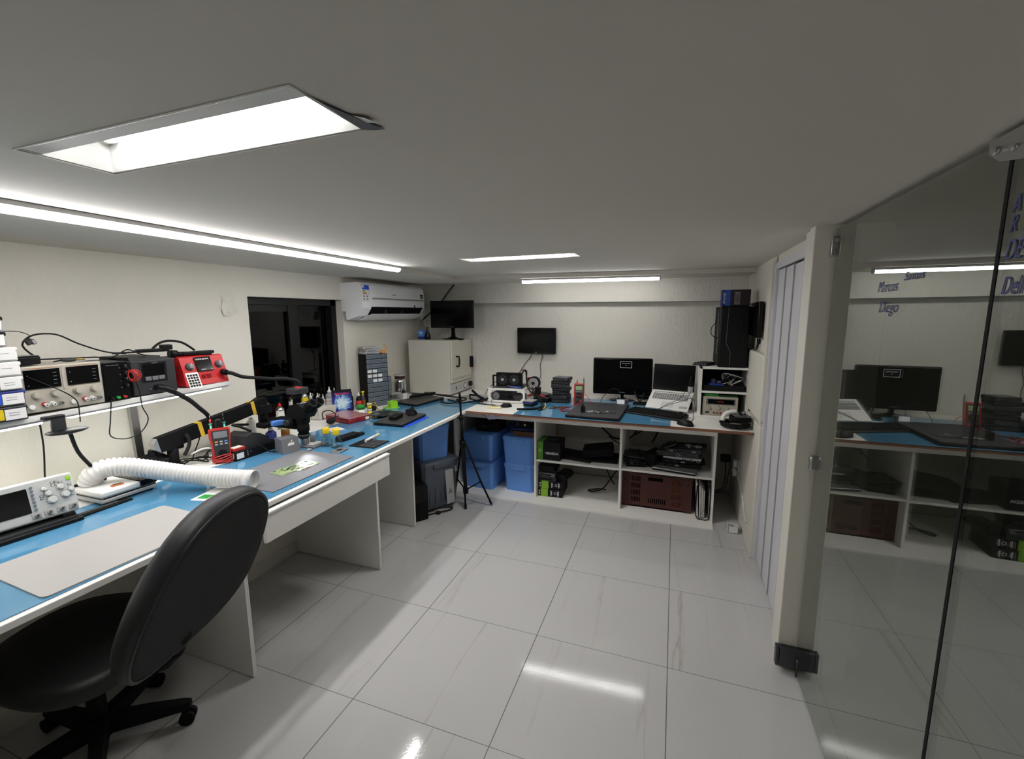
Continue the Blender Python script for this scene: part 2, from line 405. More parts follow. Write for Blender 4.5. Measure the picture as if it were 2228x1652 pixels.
# folding door
mb = MB()
mb.box((.578, 2.415, 1.945), (.60, 3.25, 1.985), 'door'); mb.box((.575, 3.225, 0), (.605, 3.25, 1.97), 'door')
d = struct('door_1', mb, 'white folding pvc door')
for k in range(4):
    ya = 3.222-.202*k; yb = ya-.196
    mb = MB(); mb.prism([(.594, ya), (.589, yb), (.597, yb), (.602, ya)], .008, 1.938-.002*k, 'door'); mb.box((.587, yb-.005, .008), (.604, yb, 1.942), 'lgrey'); mb.build('door_panel', d)
mb = MB(); mb.box((.56, 3.25, 0), (.595, 3.29, 2.0), 'plain'); struct('trim_2', mb, 'door jamb of the folding door')

# glass partition
for nm, ya, yb, lab in (('glass_partition', 1.199, 2.205, 'tinted glass panel with blue handwriting beside the white pier'), ('glass_partition', -1.2, 1.187, 'tinted glass panel nearest the camera, cut off at the right edge')):
    mb = MB(); mb.box((.601, ya, .012), (.609, yb, 2.012), 'smoked'); o = mb.build(nm); tag(o, lab, 'glass panel')
    if yb > 2: g1 = o
    else: g2 = o
mb = MB(); mb.box((.600, 1.1875, .012), (.610, 1.1985, 2.0), 'blackm'); mb.build('edge_seal', g1)
text('handwriting', 'Marcos', .048, (.5995, 1.682, 1.752), (90, 0, -90), 'ink', g1, .95, .35, bold=-.0008)
text('handwriting', 'Santos', .034, (.5995, 1.525, 1.774), (90, 0, -90), 'ink', g1, 1.2, .35, bold=-.0003)
text('handwriting', 'Diego', .050, (.5995, 1.662, 1.690), (90, 0, -90), 'ink', g1, 1.05, .3, bold=-.0008)
for s_, y_, z_, sz in (('A', 1.158, 1.878, .048), ('R', 1.159, 1.841, .046), ('DE', 1.148, 1.792, .054), ('Dell', 1.138, 1.724, .05)):
    text('handwriting', s_, sz*1.0, (.5995, y_, z_), (90, 0, -90), 'ink', g2, .7, .3, bold=-.0003)
mb = MB(); mb.box((.515, 2.19, .03), (.528, 2.222, .125), 'dsteel', .002); mb.box((.53, 2.19, .03), (.655, 2.2225, .125), 'dsteel', .003); mb.cyl((.605, 2.185, 0), (.605, 2.185, .09), .008, 'dsteel')
tag(mb.build('floor_hinge'), 'metal patch hinge at the foot of the white pier', 'hinge')
mb = MB(); mb.box((.585, 2.20, 1.905), (.612, 2.225, 1.985), 'steel', .003); mb.cyl((.598, 2.199, 1.965), (.598, 2.19, 1.965), .008, 'chrome'); mb.cyl((.598, 2.199, 1.925), (.598, 2.19, 1.925), .006, 'chrome')
tag(mb.build('glass_bracket'), 'small metal bracket holding the glass at the top of the white pier', 'bracket')
mb = MB(); mb.box((.58, 2.195, .99), (.612, 2.2255, 1.055), 'steel', .008)
tag(mb.build('glass_latch'), 'metal latch halfway up the white pier', 'latch')
mb = MB(); mb.prism([(1.255, 2.02), (1.05, 2.02), (1.05, 1.962), (1.15, 1.958), (1.215, 1.972), (1.25, 1.995)], .592, .6005, 'steel', axis='x')
mb.cyl((.592, 1.225, 1.995), (.584, 1.225, 1.995), .008, 'chrome'); mb.cyl((.592, 1.17, 1.985), (.584, 1.17, 1.985), .006, 'chrome')
tag(mb.build('glass_fitting'), 'curved steel patch fitting under the ceiling at the right edge', 'fitting')

# broken patch of plaster on the left wall
mb = MB(); random.seed(3)
pts = [(2.05, 1.80), (2.09, 1.825), (2.13, 1.81), (2.14, 1.76), (2.165, 1.71), (2.13, 1.685), (2.09, 1.67), (2.05, 1.68), (2.04, 1.73), (2.055, 1.76)]
c_ = mb.v((-2.692, 2.10, 1.745)); vs = [mb.v((-2.699+random.uniform(0, .012), y, z)) for y, z in pts]
inn = [mb.v((-2.690+random.uniform(-.004, .006), 2.10+(y-2.10)*.5, 1.745+(z-1.745)*.55)) for y, z in pts]
for i in range(len(pts)):
    j = (i+1) % len(pts)
    mb.face([vs[i], vs[j], inn[j], inn[i]], 'plain'); mb.face([inn[i], inn[j], c_], 'plain')
struct('trim_3', mb, 'rough filler patch on the left wall')

# ------------------------------------------------------------------ lamps
def troffer(x0, x1, y0, y1, label, em='tube', tz=.067):
    t = thing('recessed_light', label, 'ceiling light', ((x0+x1)/2, (y0+y1)/2, CZ))
    hx, hy, h = (x1-x0)/2, (y1-y0)/2, .085
    mb = MB()
    mb.box((-hx+.004, -hy+.004, h), (hx-.004, hy-.004, h+.004), 'reflector')
    mb.prism([(hy-.001, 0), (hy-.006, 0), (hy-.035, h), (hy-.001, h)], -hx+.002, hx-.002, 'reflector', axis='x')
    mb.prism([(-hy+.001, 0), (-hy+.004, 0), (-hy+.055, .026), (-hy+.062, h), (-hy+.001, h)], -hx+.002, hx-.002, 'reflector', axis='x')
    for sgn in (-1, 1):
        mb.prism([(sgn*(hx-.001), 0), (sgn*(hx-.006), 0), (sgn*(hx-.05), h), (sgn*(hx-.001), h)], -hy+.002, hy-.002, 'reflector', axis='y')
    mb.build('reflector', t)
    mb = MB(); mb.box((-hx, -hy, .002), (hx, -hy+.042, .004), 'white'); mb.build('flange', t)
    mb = MB()
    for (a, b) in (((-hx-.004, -hy-.004), (hx+.004, -hy)), ((-hx-.004, hy), (hx+.004, hy+.004)), ((-hx-.004, -hy), (-hx, hy)), ((hx, -hy), (hx+.004, hy))):
        mb.box((a[0], a[1], -.002), (b[0], b[1], .0), 'plain')
    mb.build('rim', t)
    for yy in ((.006, .050) if em == 'tube' else (-.012, .042)):
        mb = MB(); mb.cyl((-hx+.075, yy, tz), (hx-.075, yy, tz), .014, em); tb = mb.build('lamp_tube', t)
        for sg in (-1, 1):
            mb = MB(); mb.cyl((sg*(hx-.075), yy, tz), (sg*(hx-.045), yy, tz), .017, 'white'); mb.build('lamp_holder', tb)
    return t
troffer(*TR[0], 'large recessed fluorescent ceiling light nearest the camera')
troffer(*TR[1], 'recessed fluorescent ceiling light farther back, above the middle of the room', 'tubeb', .036)

def batten(L_, label, loc, rz, em='strip'):
    t = thing('batten_light', label, 'strip light', loc, rz)
    mb = MB(); mb.box((-L_/2-.012, -.027, -.017), (L_/2+.012, .027, 0), 'lgrey', .002); mb.build('housing', t)
    prof = [(-.023, -.017), (-.024, -.022), (-.021, -.031), (-.014, -.037), (-.005, -.040), (.005, -.040), (.014, -.037), (.021, -.031), (.024, -.022), (.023, -.017)]
    mb = MB(); mb.prism(prof, -L_/2, L_/2, em, axis='x', smooth=True); mb.build('diffuser', t)
    for sg in (-1, 1):
        mb = MB(); mb.prism([(a*1.04, b*1.03) for a, b in prof], sg*L_/2, sg*(L_/2+.012), 'lgrey', axis='x'); mb.build('end_cap', t)
mb = MB()
mb.face([(-.577, .60, CZ-.0025), (-.570, .64, CZ-.004), (-.556, .70, CZ-.003), (-.548, .735, CZ-.004), (-.535, .772, CZ-.003), (-.560, .768, CZ-.003), (-.579, .758, CZ-.003)], 'dgrey')  # dark face under the ceiling stands in for shade in the gap
mb.face([(-.556, .70, CZ-.003), (-.537, .71, CZ-.006), (-.530, .735, CZ-.006), (-.548, .735, CZ-.004)], 'lgrey')
struct('trim_4', mb, 'torn plaster edge, its shaded gap put in as a dark face, at the right end of the large ceiling light')
batten(2.46, 'long white strip light along the ceiling above the left workbench', (-1.938, 1.64, CZ), 90)
batten(1.19, 'white strip light on the ceiling in front of the back wall', (-.735, 3.975, SZ), 3.5, 'stripb')
# ------------------------------------------------------------------ benches
BZ = .85
t = thing('workbench', 'long white workbench running along the left wall', 'workbench', (-2.1, 1.5, 0))
def L2(p): return (p[0]+2.1, p[1]-1.5, p[2])
mb = MB(); mb.box(L2((-2.695, -1.2, BZ-.024)), L2((-1.676, 4.49, BZ-.001)), 'lam', .002); mb.build('tabletop', t)
for y, xf in ((1.435*.9286, -1.775), (2.275, -1.765), (2.875, -1.878)):
    mb = MB(); mb.box(L2((-2.465, y-.009, .004)), L2((xf, y+.009, BZ-.025)), 'lam', .001)
    mb.box(L2((xf-.001, y-.0095, .004)), L2((xf+.001, y+.0095, BZ-.025)), 'white'); mb.build('support_panel', t)
mb = MB(); mb.box(L2((-1.648, 1.335, .690)), L2((-1.630, 2.238, .822)), 'lam', .004); dr = mb.build('drawer', t)
mb = MB(); mb.box(L2((-1.654, 1.335, .816)), L2((-1.622, 2.238, .830)), 'white', .004); mb.build('front_lip', dr)
mb = MB()
for ya in (1.36, 2.20): mb.box(L2((-2.10, ya, .70)), L2((-1.649, ya+.014, .80)), 'lam')
mb.box(L2((-2.10, 1.36, .70)), L2((-1.649, 2.214, .708)), 'lam'); mb.build('drawer_box', dr)

mb = MB(); mb.box((-2.40, -1.15, 0), (-1.70, 2.325, .004), 'blue', .001); tag(mb.build('desk_glass', None, (0, 0, BZ-.001)), 'blue glass sheet on the left workbench, under the microscope and silver mat', 'desk glass')
mb = MB(); mb.box((-2.40, 2.329, 0), (-1.70, 3.86, .004), 'blue', .001); tag(mb.build('desk_glass', None, (0, 0, BZ-.001)), 'blue glass sheet on the left workbench, under the closed laptops', 'desk glass')

t = thing('worktop', 'white worktop with a raw brown board edge along the back wall', 'worktop', (-.55, 3.95, 0))
def L3(p): return (p[0]+.55, p[1]-3.95, p[2])
mb = MB(); mb.box(L3((-1.672, 3.412, BZ-.020)), L3((.553, 4.49, BZ)), 'lam'); mb.build('tabletop', t)
mb = MB(); mb.box(L3((-1.672, 3.408, BZ-.0215)), L3((.553, 3.413, BZ-.0015)), 'mdf'); mb.build('raw_edge', t, label='raw brown board edge')
mb = MB(); mb.box((-1.235, 3.40, 0), (.0, 4.29, .003), 'blue', .001); tag(mb.build('desk_glass', None, (0, 0, BZ+.0005)), 'blue glass sheet on the back worktop, under the black laptop and keyboard', 'desk glass')

def shelf_unit(x0, x1, zs, label, feet=True, left=True, right=True):
    t = thing('shelf_unit', label, 'shelf unit', ((x0+x1)/2, 4.1, 0))
    def q(p): return (p[0]-(x0+x1)/2, p[1]-4.1, p[2])
    mb = MB(); mb.box(q((x0, 3.60, 0)), q((x1, 4.44, .012)), 'lam'); mb.build('base_board', t)
    mb = MB(); mb.box(q((x0, 3.712, .722)), q((x1, 3.728, BZ-.021)), 'lam'); mb.box(q((x0, 3.728, .72)), q((x1, 4.44, .735)), 'lam'); mb.build('top_rail', t)
    for s_, on in ((x0, left), (x1-.018, right)):
        if on:
            mb = MB(); mb.box(q((s_, 3.715, .012)), q((s_+.018, 4.44, .72)), 'lam'); mb.build('side_panel', t)
    for z in zs:
        mb = MB(); mb.box(q((x0+.018, 3.722, z-.018)), q((x1-(.018 if right else 0), 4.44, z)), 'lam'); mb.build('shelf', t)
    return t
shelf_unit(-1.955, -1.147, [], 'open white unit under the worktop holding the blue tubs', right=False)
shelf_unit(-1.147, -.393, [.372], 'white shelf unit under the worktop holding the green striped boxes', right=False)
shelf_unit(-.392, .352, [.376], 'white shelf unit under the worktop holding the brown crate')

# long shelf on the left wall
t = thing('wall_shelf', 'white shelf with instruments on the left wall', 'shelf', (-2.54, .9, 1.283), rx=1.55)
mb = MB(); mb.box((-.158, -2.2, -.022), (.158, .925, 0), 'lam', .001); mb.build('board', t)
mb = MB(); mb.box((.11, -2.2, -.030), (.158, .90, -.022), 'alu'); mb.build('lamp_profile', t)
mb = MB(); mb.box((.115, -2.2, -.038), (.154, .098, -.030), 'led', .003); mb.build('led_strip', t)
mb = MB(); mb.box((.115, .185, -.038), (.154, .862, -.030), 'led', .003); mb.build('led_strip', t)
mb = MB(); mb.box((-.158, .56, -.42), (-.135, .595, -.022), 'steel'); mb.box((-.158, .56, -.045), (.10, .58, -.03), 'steel'); mb.build('bracket', t)
# ------------------------------------------------------------------ instruments on the left shelf (local: x = along the shelf, -y = towards the room)
def shz(y): return 1.283+.0271*(y-.9)
XF = -2.385
def knob(mb, x, y, z, r, d, m, mc=None):
    mb.cyl((x, y, z), (x, y-d*.35, z), r*1.12, m, seg=20); mb.cyl((x, y-d*.35, z), (x, y-d, z), r, m, r2=r*.85, seg=20)
    if mc: mb.box((x-.0012, y-d-.001, z), (x+.0012, y-d+.002, z+r*.9), mc)

# double bench power supply
t = thing('bench_power_supply', 'beige double power supply with two dark displays on the wall shelf', 'power supply', (XF, 1.083, shz(1.083)+.006), 90)
W, H, D = .268, .188, .275
mb = MB(); mb.box((-W/2, .012, .004), (W/2, D, H-.006), 'beige', .004); mb.build('case', t)
mb = MB(); mb.box((-W/2, 0, .002), (W/2, .016, H), 'beige', .005); mb.box((-.004, -.003, .085), (.004, 0, H-.008), 'beige'); fp = mb.build('front_panel', t)
for sx in (-1, 1):
    mb = MB(); mb.box((sx*.066-.055, -.004, .098), (sx*.066+.055, .002, H-.014), 'screen'); ds = mb.build('display', t)
    mb = MB()
    for k in range(4): mb.box((sx*.066+.032, -.0046, .112+k*.015), (sx*.066+.044, -.004, .1135+k*.015), 'inkg')
    for k in range(2): mb.cyl((sx*.066-.045, -.004, .112+k*.04), (sx*.066-.045, -.005, .112+k*.04), .0018, 'inkg', seg=8)
    mb.build('display_marks', ds)
    for kx in (-.028, .030):
        mb = MB(); knob(mb, sx*.066+kx, 0, .072, .0125, .02, 'beige'); mb.build('knob', t)
    mb = MB(); mb.cyl((sx*.066-.045, 0, .027), (sx*.066-.045, -.007, .027), .0095, 'white'); mb.build('power_button', t)
    for k, c in enumerate(('red', 'white', 'beige')):
        mb = MB(); x = sx*.066-.006+k*.024
        mb.cyl((x, 0, .032), (x, -.006, .032), .009, c, seg=14); mb.cyl((x, -.006, .032), (x, -.022, .030), .0065, 'white' if k < 2 else 'steel', seg=14); mb.cyl((x, -.022, .030), (x, -.0222, .030), .003, 'black', seg=8); mb.build('terminal', t)
mb = MB()
for sx in (-1, 1): mb.box((sx*.066-.04, -.0008, H-.010), (sx*.066+.05, .002, H-.0085), 'copper')
mb.build('brand_stripe', t)

mb = MB(); mb.box((-.055, 0, 0), (.055, .10, .034), 'black', .006); mb.box((-.05, .004, .034), (.052, .098, .037), 'lgrey', .002)
solo('power_adapter', mb, 'small dark box lying on top of the beige power supply', 'adapter', (-2.47, 1.005, shz(1.0)+.196), 90)
mb = MB(); mb.sphere((0, 0, .010), .03, 'dgrey', (1, .55, .33)); mb.tube([(-.028, 0, .01), (-.05, .005, .006)], .003, 'black'); mb.box((.012, -.012, .008), (.045, .004, .014), 'yellow', .002); mb.box((.03, -.006, .004), (.055, .008, .010), 'lgrey', .002)
solo('calliper_tool', mb, 'small dark tool with yellow scale on top of the beige power supply', 'tool', (-2.44, 1.135, shz(1.13)+.194), 90)

# narrow black power supply
t = thing('compact_power_supply', 'narrow black power supply with red leads between the beige and dark grey instruments', 'power supply', (XF+.005, 1.268, shz(1.268)+.004), 90)
mb = MB(); mb.box((-.05, .008, 0), (.05, .22, .175), 'dgrey', .004); mb.build('case', t)
mb = MB(); mb.box((-.05, 0, 0), (.05, .010, .175), 'blackg', .003); mb.box((-.038, -.0006, .160), (.012, 0, .162), 'inkg')
for k in range(4): mb.box((.012, -.0006, .055+k*.03), (.017, 0, .0575+k*.03), 'inkg')
mb.build('front_panel', t)
for k in range(4):
    mb = MB(); knob(mb, .034, 0, .062+k*.03, .0095, .012, 'black', 'inkg'); mb.build('knob', t)
for x, c in ((-.03, 'black'), (-.008, 'green'), (.018, 'redp')):
    mb = MB(); mb.cyl((x, 0, .014), (x, -.016, .014), .006, c, seg=12); mb.build('terminal', t)
mb = MB()
for k in range(6):
    mb.torus((.045+.002*k, -.016-.003*k, .105+.004*(k % 2)), .022+.002*(k % 3), .0022, 'redp', (1, .2+.1*k, .05), 20, 6)
tag(mb.build('test_leads', None, (XF+.005, 1.268, shz(1.268)+.004), 90), 'coil of red test leads hanging on the narrow black power supply', 'test leads')

# dark grey hot air station
t = thing('rework_station', 'dark grey soldering station with a blank screen and thick black hose', 'rework station', (XF, 1.43, shz(1.43)+.004), 90)
mb = MB(); mb.box((-.098, .012, 0), (.098, .26, .165), 'dgrey', .006); mb.prism([(.012, .150), (.03, .182), (.24, .182), (.25, .165), (.012, .165)], -.09, .05, 'black', axis='x'); mb.build('case', t)
mb = MB(); mb.box((-.098, 0, 0), (.098, .014, .165), 'dgrey', .004); mb.box((-.062, -.004, .060), (.055, 0, .158), 'black', .003); mb.build('front_panel', t)
mb = MB(); mb.box((-.050, -.006, .092), (.042, -.004, .146), 'screen'); mb.build('screen', t)
text('lettering', 'Quick', .011, (0, -.0065, .151), (90, 0, 0), 'inkg', t)
for k in range(3):
    mb = MB(); mb.box((-.047+k*.030, -.008, .066), (-.020+k*.030, -.004, .086), 'mgrey', .002); mb.build('button', t)
mb = MB(); mb.cyl((.0, 0, .030), (.0, -.02, .030), .014, 'black'); mb.cyl((-.028, 0, .024), (-.028, -.003, .024), .004, 'steel'); mb.build('hose_socket', t)
mb = MB(); mb.tube([(.0, -.02, .03), (.03, -.045, .012), (.085, -.050, -.028), (.145, -.02, -.068), (.23, .05, -.125), (.317, .115, -.19), (.345, .13, -.25)], .0115, 'rubber', 10); mb.tube([(.0, -.015, .031), (.018, -.036, .022), (.045, -.058, .004)], .0165, 'black', 10); mb.build('hose', t)

# red hot air station
t = thing('hot_air_station', 'red soldering station with two grey knobs at the right end of the wall shelf', 'rework station', (XF, 1.692, shz(1.692)+.004), 90)
W = .236
mb = MB(); mb.box((-W/2+.004, .05, 0), (W/2-.004, .25, .150), 'black', .004); mb.build('case', t)
mb = MB()
mb.prism([(0, 0), (.008, .03), (.016, .075), (.042, .150), (.06, .155), (.075, .150), (.075, 0)], -W/2, W/2, 'red', axis='x'); fp = mb.build('front_panel', t)
mb = MB(); mb.at((0, .020, .088), rx=-19); mb.box((-.044, -.006, -.018), (.044, .004, .062), 'blackg', .002); mb.build('display', t)
text('lettering', 'QUICK 861DW', .0105, (-.004, .0286, .1357), (71, 0, 0), 'inkw', t, bold=.0002)
text('lettering', '1000W', .0095, (-.012, .0098, .0808), (71, 0, 0), 'inkw', t)
text('lettering', 'CE', .0095, (.032, .0098, .0808), (71, 0, 0), 'inkw', t)
for x in (-.077, .083):
    mb = MB(); mb.at((x, .024, .100), rx=-19); mb.cyl((0, 0, 0), (0, -.004, 0), .021, 'dgrey', seg=22); knob(mb, 0, -.004, 0, .0155, .016, 'mgrey', 'inkw'); mb.build('knob', t)
mb = MB(); mb.box((-.088, -.001, .036), (-.062, .014, .055), 'black', .002); mb.build('switch', t)
mb = MB()
for a in (-.024, .004):
    for i in range(2):
        for j in range(2): mb.box((a+i*.009, .004, .034+j*.011), (a+i*.009+.007, .013, .043+j*.011), 'dred')
mb.build('vent', t)
mb = MB(); mb.cyl((.094, .014, .055), (.094, -.018, .052), .016, 'black'); mb.tube([(.094, -.018, .052), (.115, -.035, .045), (.17, -.045, .018), (.26, -.05, .0), (.36, -.06, -.02), (.44, -.09, -.03), (.49, -.13, -.06), (.50, -.10, -.16)], .0105, 'rubber', 10); mb.build('hose', t)
mb = MB(); mb.at((0, .06, .162)); mb.cyl((-.12, .02, .012), (.07, .0, .002), .013, 'black', seg=14); mb.cyl((-.135, .022, .016), (-.10, .018, .012), .020, 'black', seg=16); mb.box((-.08, -.006, .002), (.09, .030, .020), 'blackm', .005)
tag(mb.build('handpiece', None, (XF, 1.692, shz(1.692)), 90), 'black hot air handpiece lying on top of the red soldering station', 'handpiece')
mb = MB()
for i in range(5):
    for j in range(4): mb.box((-.028+j*.014, -.0008, -.034+i*.014), (-.017+j*.014, 0, -.023+i*.014), 'black')
mb.box((-.033, 0, -.042), (.031, .0008, .042), 'paper')
solo('sticker_sheet', mb, 'small sheet of dark square stickers leaning on the red soldering station', 'sheet', (XF+.06, 1.575, shz(1.575)+.045), 90, ry=0, rx=-20)
# cable loops on top
mb = MB(); mb.tube([(-2.50, 1.06, 1.505), (-2.52, 1.03, 1.56), (-2.53, 1.07, 1.60), (-2.54, 1.15, 1.60), (-2.53, 1.22, 1.555), (-2.50, 1.30, 1.513), (-2.46, 1.36, 1.500)], .0035, 'rubber')
tag(mb.build('cable'), 'thin black cable arching over the beige power supply', 'cable')
mb = MB(); mb.tube([(-2.49, 1.06, 1.50), (-2.47, 1.16, 1.497), (-2.46, 1.24, 1.494), (-2.45, 1.29, 1.487), (-2.45, 1.33, 1.505), (-2.44, 1.36, 1.52), (-2.42, 1.39, 1.50), (-2.40, 1.41, 1.488)], .003, 'rubber')
tag(mb.build('cable'), 'black cable lying flat from the small dark box to the narrow black power supply', 'cable')
mb = MB(); mb.tube([(-2.50, 1.49, 1.50), (-2.50, 1.53, 1.535), (-2.50, 1.58, 1.548), (-2.50, 1.65, 1.535), (-2.48, 1.70, 1.49)], .006, 'rubber')
tag(mb.build('cable'), 'thick black cable arching behind the hot air handpiece', 'cable')
mb = MB(); mb.at((-2.44, 1.47, 1.50), rz=75); mb.box((-.07, -.02, 0), (.06, .025, .016), 'black', .004); mb.box((.03, -.022, .008), (.075, .024, .034), 'blackm', .004); mb.box((-.16, -.006, 0), (-.07, .006, .008), 'black', .003)
tag(mb.build('iron_holder'), 'black plastic holder lying on top of the dark grey soldering station', 'holder')
# cables hanging from the shelf
for pts, r, lab in (([(-2.385, 1.30, 1.47), (-2.375, 1.33, 1.40), (-2.37, 1.345, 1.33), (-2.372, 1.35, 1.25), (-2.40, 1.385, 1.18), (-2.42, 1.36, 1.12), (-2.43, 1.30, 1.10), (-2.42, 1.235, 1.13), (-2.39, 1.225, 1.20), (-2.376, 1.228, 1.27), (-2.372, 1.23, 1.30)], .0025, 'black lead looping down from the narrow black power supply below the shelf'),
                    ([(-2.378, .975, 1.44), (-2.366, 1.02, 1.405), (-2.364, 1.06, 1.375), (-2.36, 1.09, 1.345), (-2.358, 1.105, 1.315), (-2.358, 1.105, 1.26), (-2.35, 1.10, 1.235)], .0022, 'thin dark lead crossing the front of the beige power supply'),
                    ([(-2.36, 1.065, 1.20), (-2.40, 1.10, 1.10), (-2.45, 1.16, 1.01), (-2.48, 1.20, .95), (-2.50, 1.21, .915), (-2.51, 1.18, .905)], .0075, 'thick black cable running down from the oval clip lamp to the white box'),
                    ([(-2.66, 1.10, 1.26), (-2.655, 1.10, 1.1), (-2.65, 1.085, .95), (-2.64, 1.08, .86)], .0035, 'thin grey cable hanging on the wall behind the white oscilloscope')):
    mb = MB(); mb.tube(pts, r, 'rubber'); tag(mb.build('cable'), lab, 'cable')
# oval clip lamp
t = thing('clip_lamp', 'black oval lamp head clipped under the wall shelf', 'lamp', (-2.365, 1.06, 1.205), 90)
mb = MB(); mb.sphere((0, 0, 0), .062, 'black', (1.15, .75, .16), 20, 8); mb.sphere((0, 0, -.004), .058, 'dgrey', (1.1, .7, .14), 20, 8); mb.build('lamp_head', t)
mb = MB(); mb.box((-.048, -.004, .005), (.0, .010, .062), 'dgrey', .004); mb.box((-.07, -.006, .058), (.0, .06, .072), 'black', .004); mb.build('clip', t)
# organiser boxes at the left edge
specs = [('clear organiser box with a black lid, topmost of the stack at the left edge', 'lgrey', 'black', None), ('clear organiser box with a black lid, second from the top at the left edge', 'lgrey', 'black', None),
 ('white organiser box with a plain white label above the red latched one', 'white', 'white', None), ('white organiser box with a red latch at the left edge', 'white', 'white', 'red'),
 ('white organiser box with a blue latch at the left edge, below the red latched one', 'lgrey', 'white', 'navy'), ('organiser box with a dark blue lid and blue latch at the left edge', 'mgrey', 'navy', 'bluebr'), ('dark grey organiser box with a yellow latch at the bottom of the stack', 'dgrey', 'dgrey', 'yellow')]
zt = [1.625, 1.567, 1.512, 1.455, 1.402, 1.343, 1.284]; tops = [1.681, 1.624, 1.566, 1.511, 1.454, 1.401, 1.342]
for k, ((lab, body, lid, latch), z0, z1) in enumerate(zip(specs, zt, tops)):
    w_ = .225 - (.02 if k < 2 else 0); t = thing('organiser_box', lab, 'storage box', (-2.36, .945-.012*(k < 2)-.115+.008*min(k, 3)*.3, z0+.001-.003), 90, 'stacked organiser boxes')
    h = z1-z0
    mb = MB(); mb.box((-w_/2, .0, 0), (w_/2, .24, h*.72), body, .004); mb.build('box', t)
    mb = MB(); mb.box((-w_/2-.002, -.003, h*.72), (w_/2+.002, .243, h-.001), lid, .004); mb.build('lid', t)
    mb = MB(); mb.box((w_/2-.065, -.0045, h*.12), (w_/2-.006, -.001, h*.82), 'paper'); 
    for q in range(3 if k < 1 else (1 if k in (1, 2, 3) else 2)): mb.box((w_/2-.055, -.005, h*(.55-.16*q)), (w_/2-.025, -.0044, h*(.58-.16*q)), 'inkg')
    mb.build('paper_label', t)
    if latch:
        mb = MB(); mb.box((w_/2-.10, -.007, h*.15), (w_/2-.068, -.001, h*.85), latch, .004); mb.build('latch', t)
mb = MB(); mb.tube([(-2.40, .90, 1.622), (-2.38, .96, 1.622), (-2.375, .995, 1.605), (-2.376, .99, 1.59)], .0015, 'rubber'); mb.at((-2.376, .987, 1.578), rz=0, rx=25); mb.box((-.006, -.006, -.012), (.006, .016, .010), 'dgrey', .003); mb.box((-.006, .010, -.016), (.006, .022, .004), 'lgrey', .002)
tag(mb.build('earphone'), 'small clip on a wire sticking out of the stacked organiser boxes', 'clip')

# ------------------------------------------------------------------ on the left workbench
Z = BZ+.003
# oscilloscope
t = thing('oscilloscope', 'white oscilloscope with a black screen and many knobs at the left edge', 'oscilloscope', (-2.300, .872, Z+.034), 84, rx=0)
t.rotation_euler = (Matrix.Rotation(R(84), 4, 'Z') @ Matrix.Rotation(R(-14), 4, 'X')).to_euler()
W, H = .315, .160
mb = MB(); mb.box((-W/2, .02, .0), (W/2, .115, H), 'white', .012); mb.build('case', t)
mb = MB(); mb.box((-W/2, 0, 0), (W/2, .022, H), 'panel', .008); mb.build('front_panel', t)
mb = MB(); mb.box((-.142, -.003, .038), (.020, .002, .135), 'screen', .002); mb.build('screen', t)
for k in range(7):
    mb = MB(); mb.cyl((.032, 0, .134-.0145*k), (.032, -.005, .134-.0145*k), .0048, 'cab', seg=10); mb.build('soft_key', t)
for x, z, r in ((.067, .118, .0075), (.076, .098, .010), (.083, .069, .013), (.115, .112, .010), (.124, .078, .012), (.143, .092, .0085)):
    mb = MB(); mb.cyl((x, .001, z), (x, -.0008, z), r*1.45, 'lgrey', seg=20); knob(mb, x, 0, z, r, .016, 'knobw'); mb.build('knob', t)  # grey disc under each knob puts its shading into the colour
for k in range(9):
    mb = MB(); x, z = ((.094, .124), (.106, .124), (.118, .128), (.094, .136), (.106, .136), (.142, .112), (.056, .092), (.056, .082), (.144, .070))[k]; mb.box((x-.0058, -.001, z-.0038), (x+.0058, 0, z+.0038), 'mgrey'); mb.box((x-.005, -.003, z-.003), (x+.005, 0, z+.003), 'knobw', .001); mb.build('button', t)  # grey plate outlines each button in place of shading
mb = MB(); mb.box((.136, -.003, .130), (.150, 0, .146), 'lime', .001); mb.build('run_button', t, label='lime green button')
for k in range(4):
    x = .030+.036*k
    mb = MB(); mb.box((x-.014, -.003, .012), (x+.014, 0, .034), 'lgrey', .003); mb.cyl((x, -.003, .023), (x, -.014, .023), .0065, 'steel', seg=14); mb.cyl((x, -.014, .023), (x, -.0142, .023), .003, 'black', seg=8); mb.build('input_socket', t)
for sx in (-.1, .12):
    mb = MB(); mb.box((sx-.02, .0, -.024), (sx+.02, .09, 0), 'black', .003); mb.build('foot', t)
mb = MB(); mb.box((-.16, -.085, 0), (.16, .06, .016), 'black', .004); mb.box((-.15, -.06, .016), (.15, .05, .018), 'dgrey')
solo('black_tray', mb, 'flat black tray under the white oscilloscope', 'tray', (-2.335, .862, Z), 86)

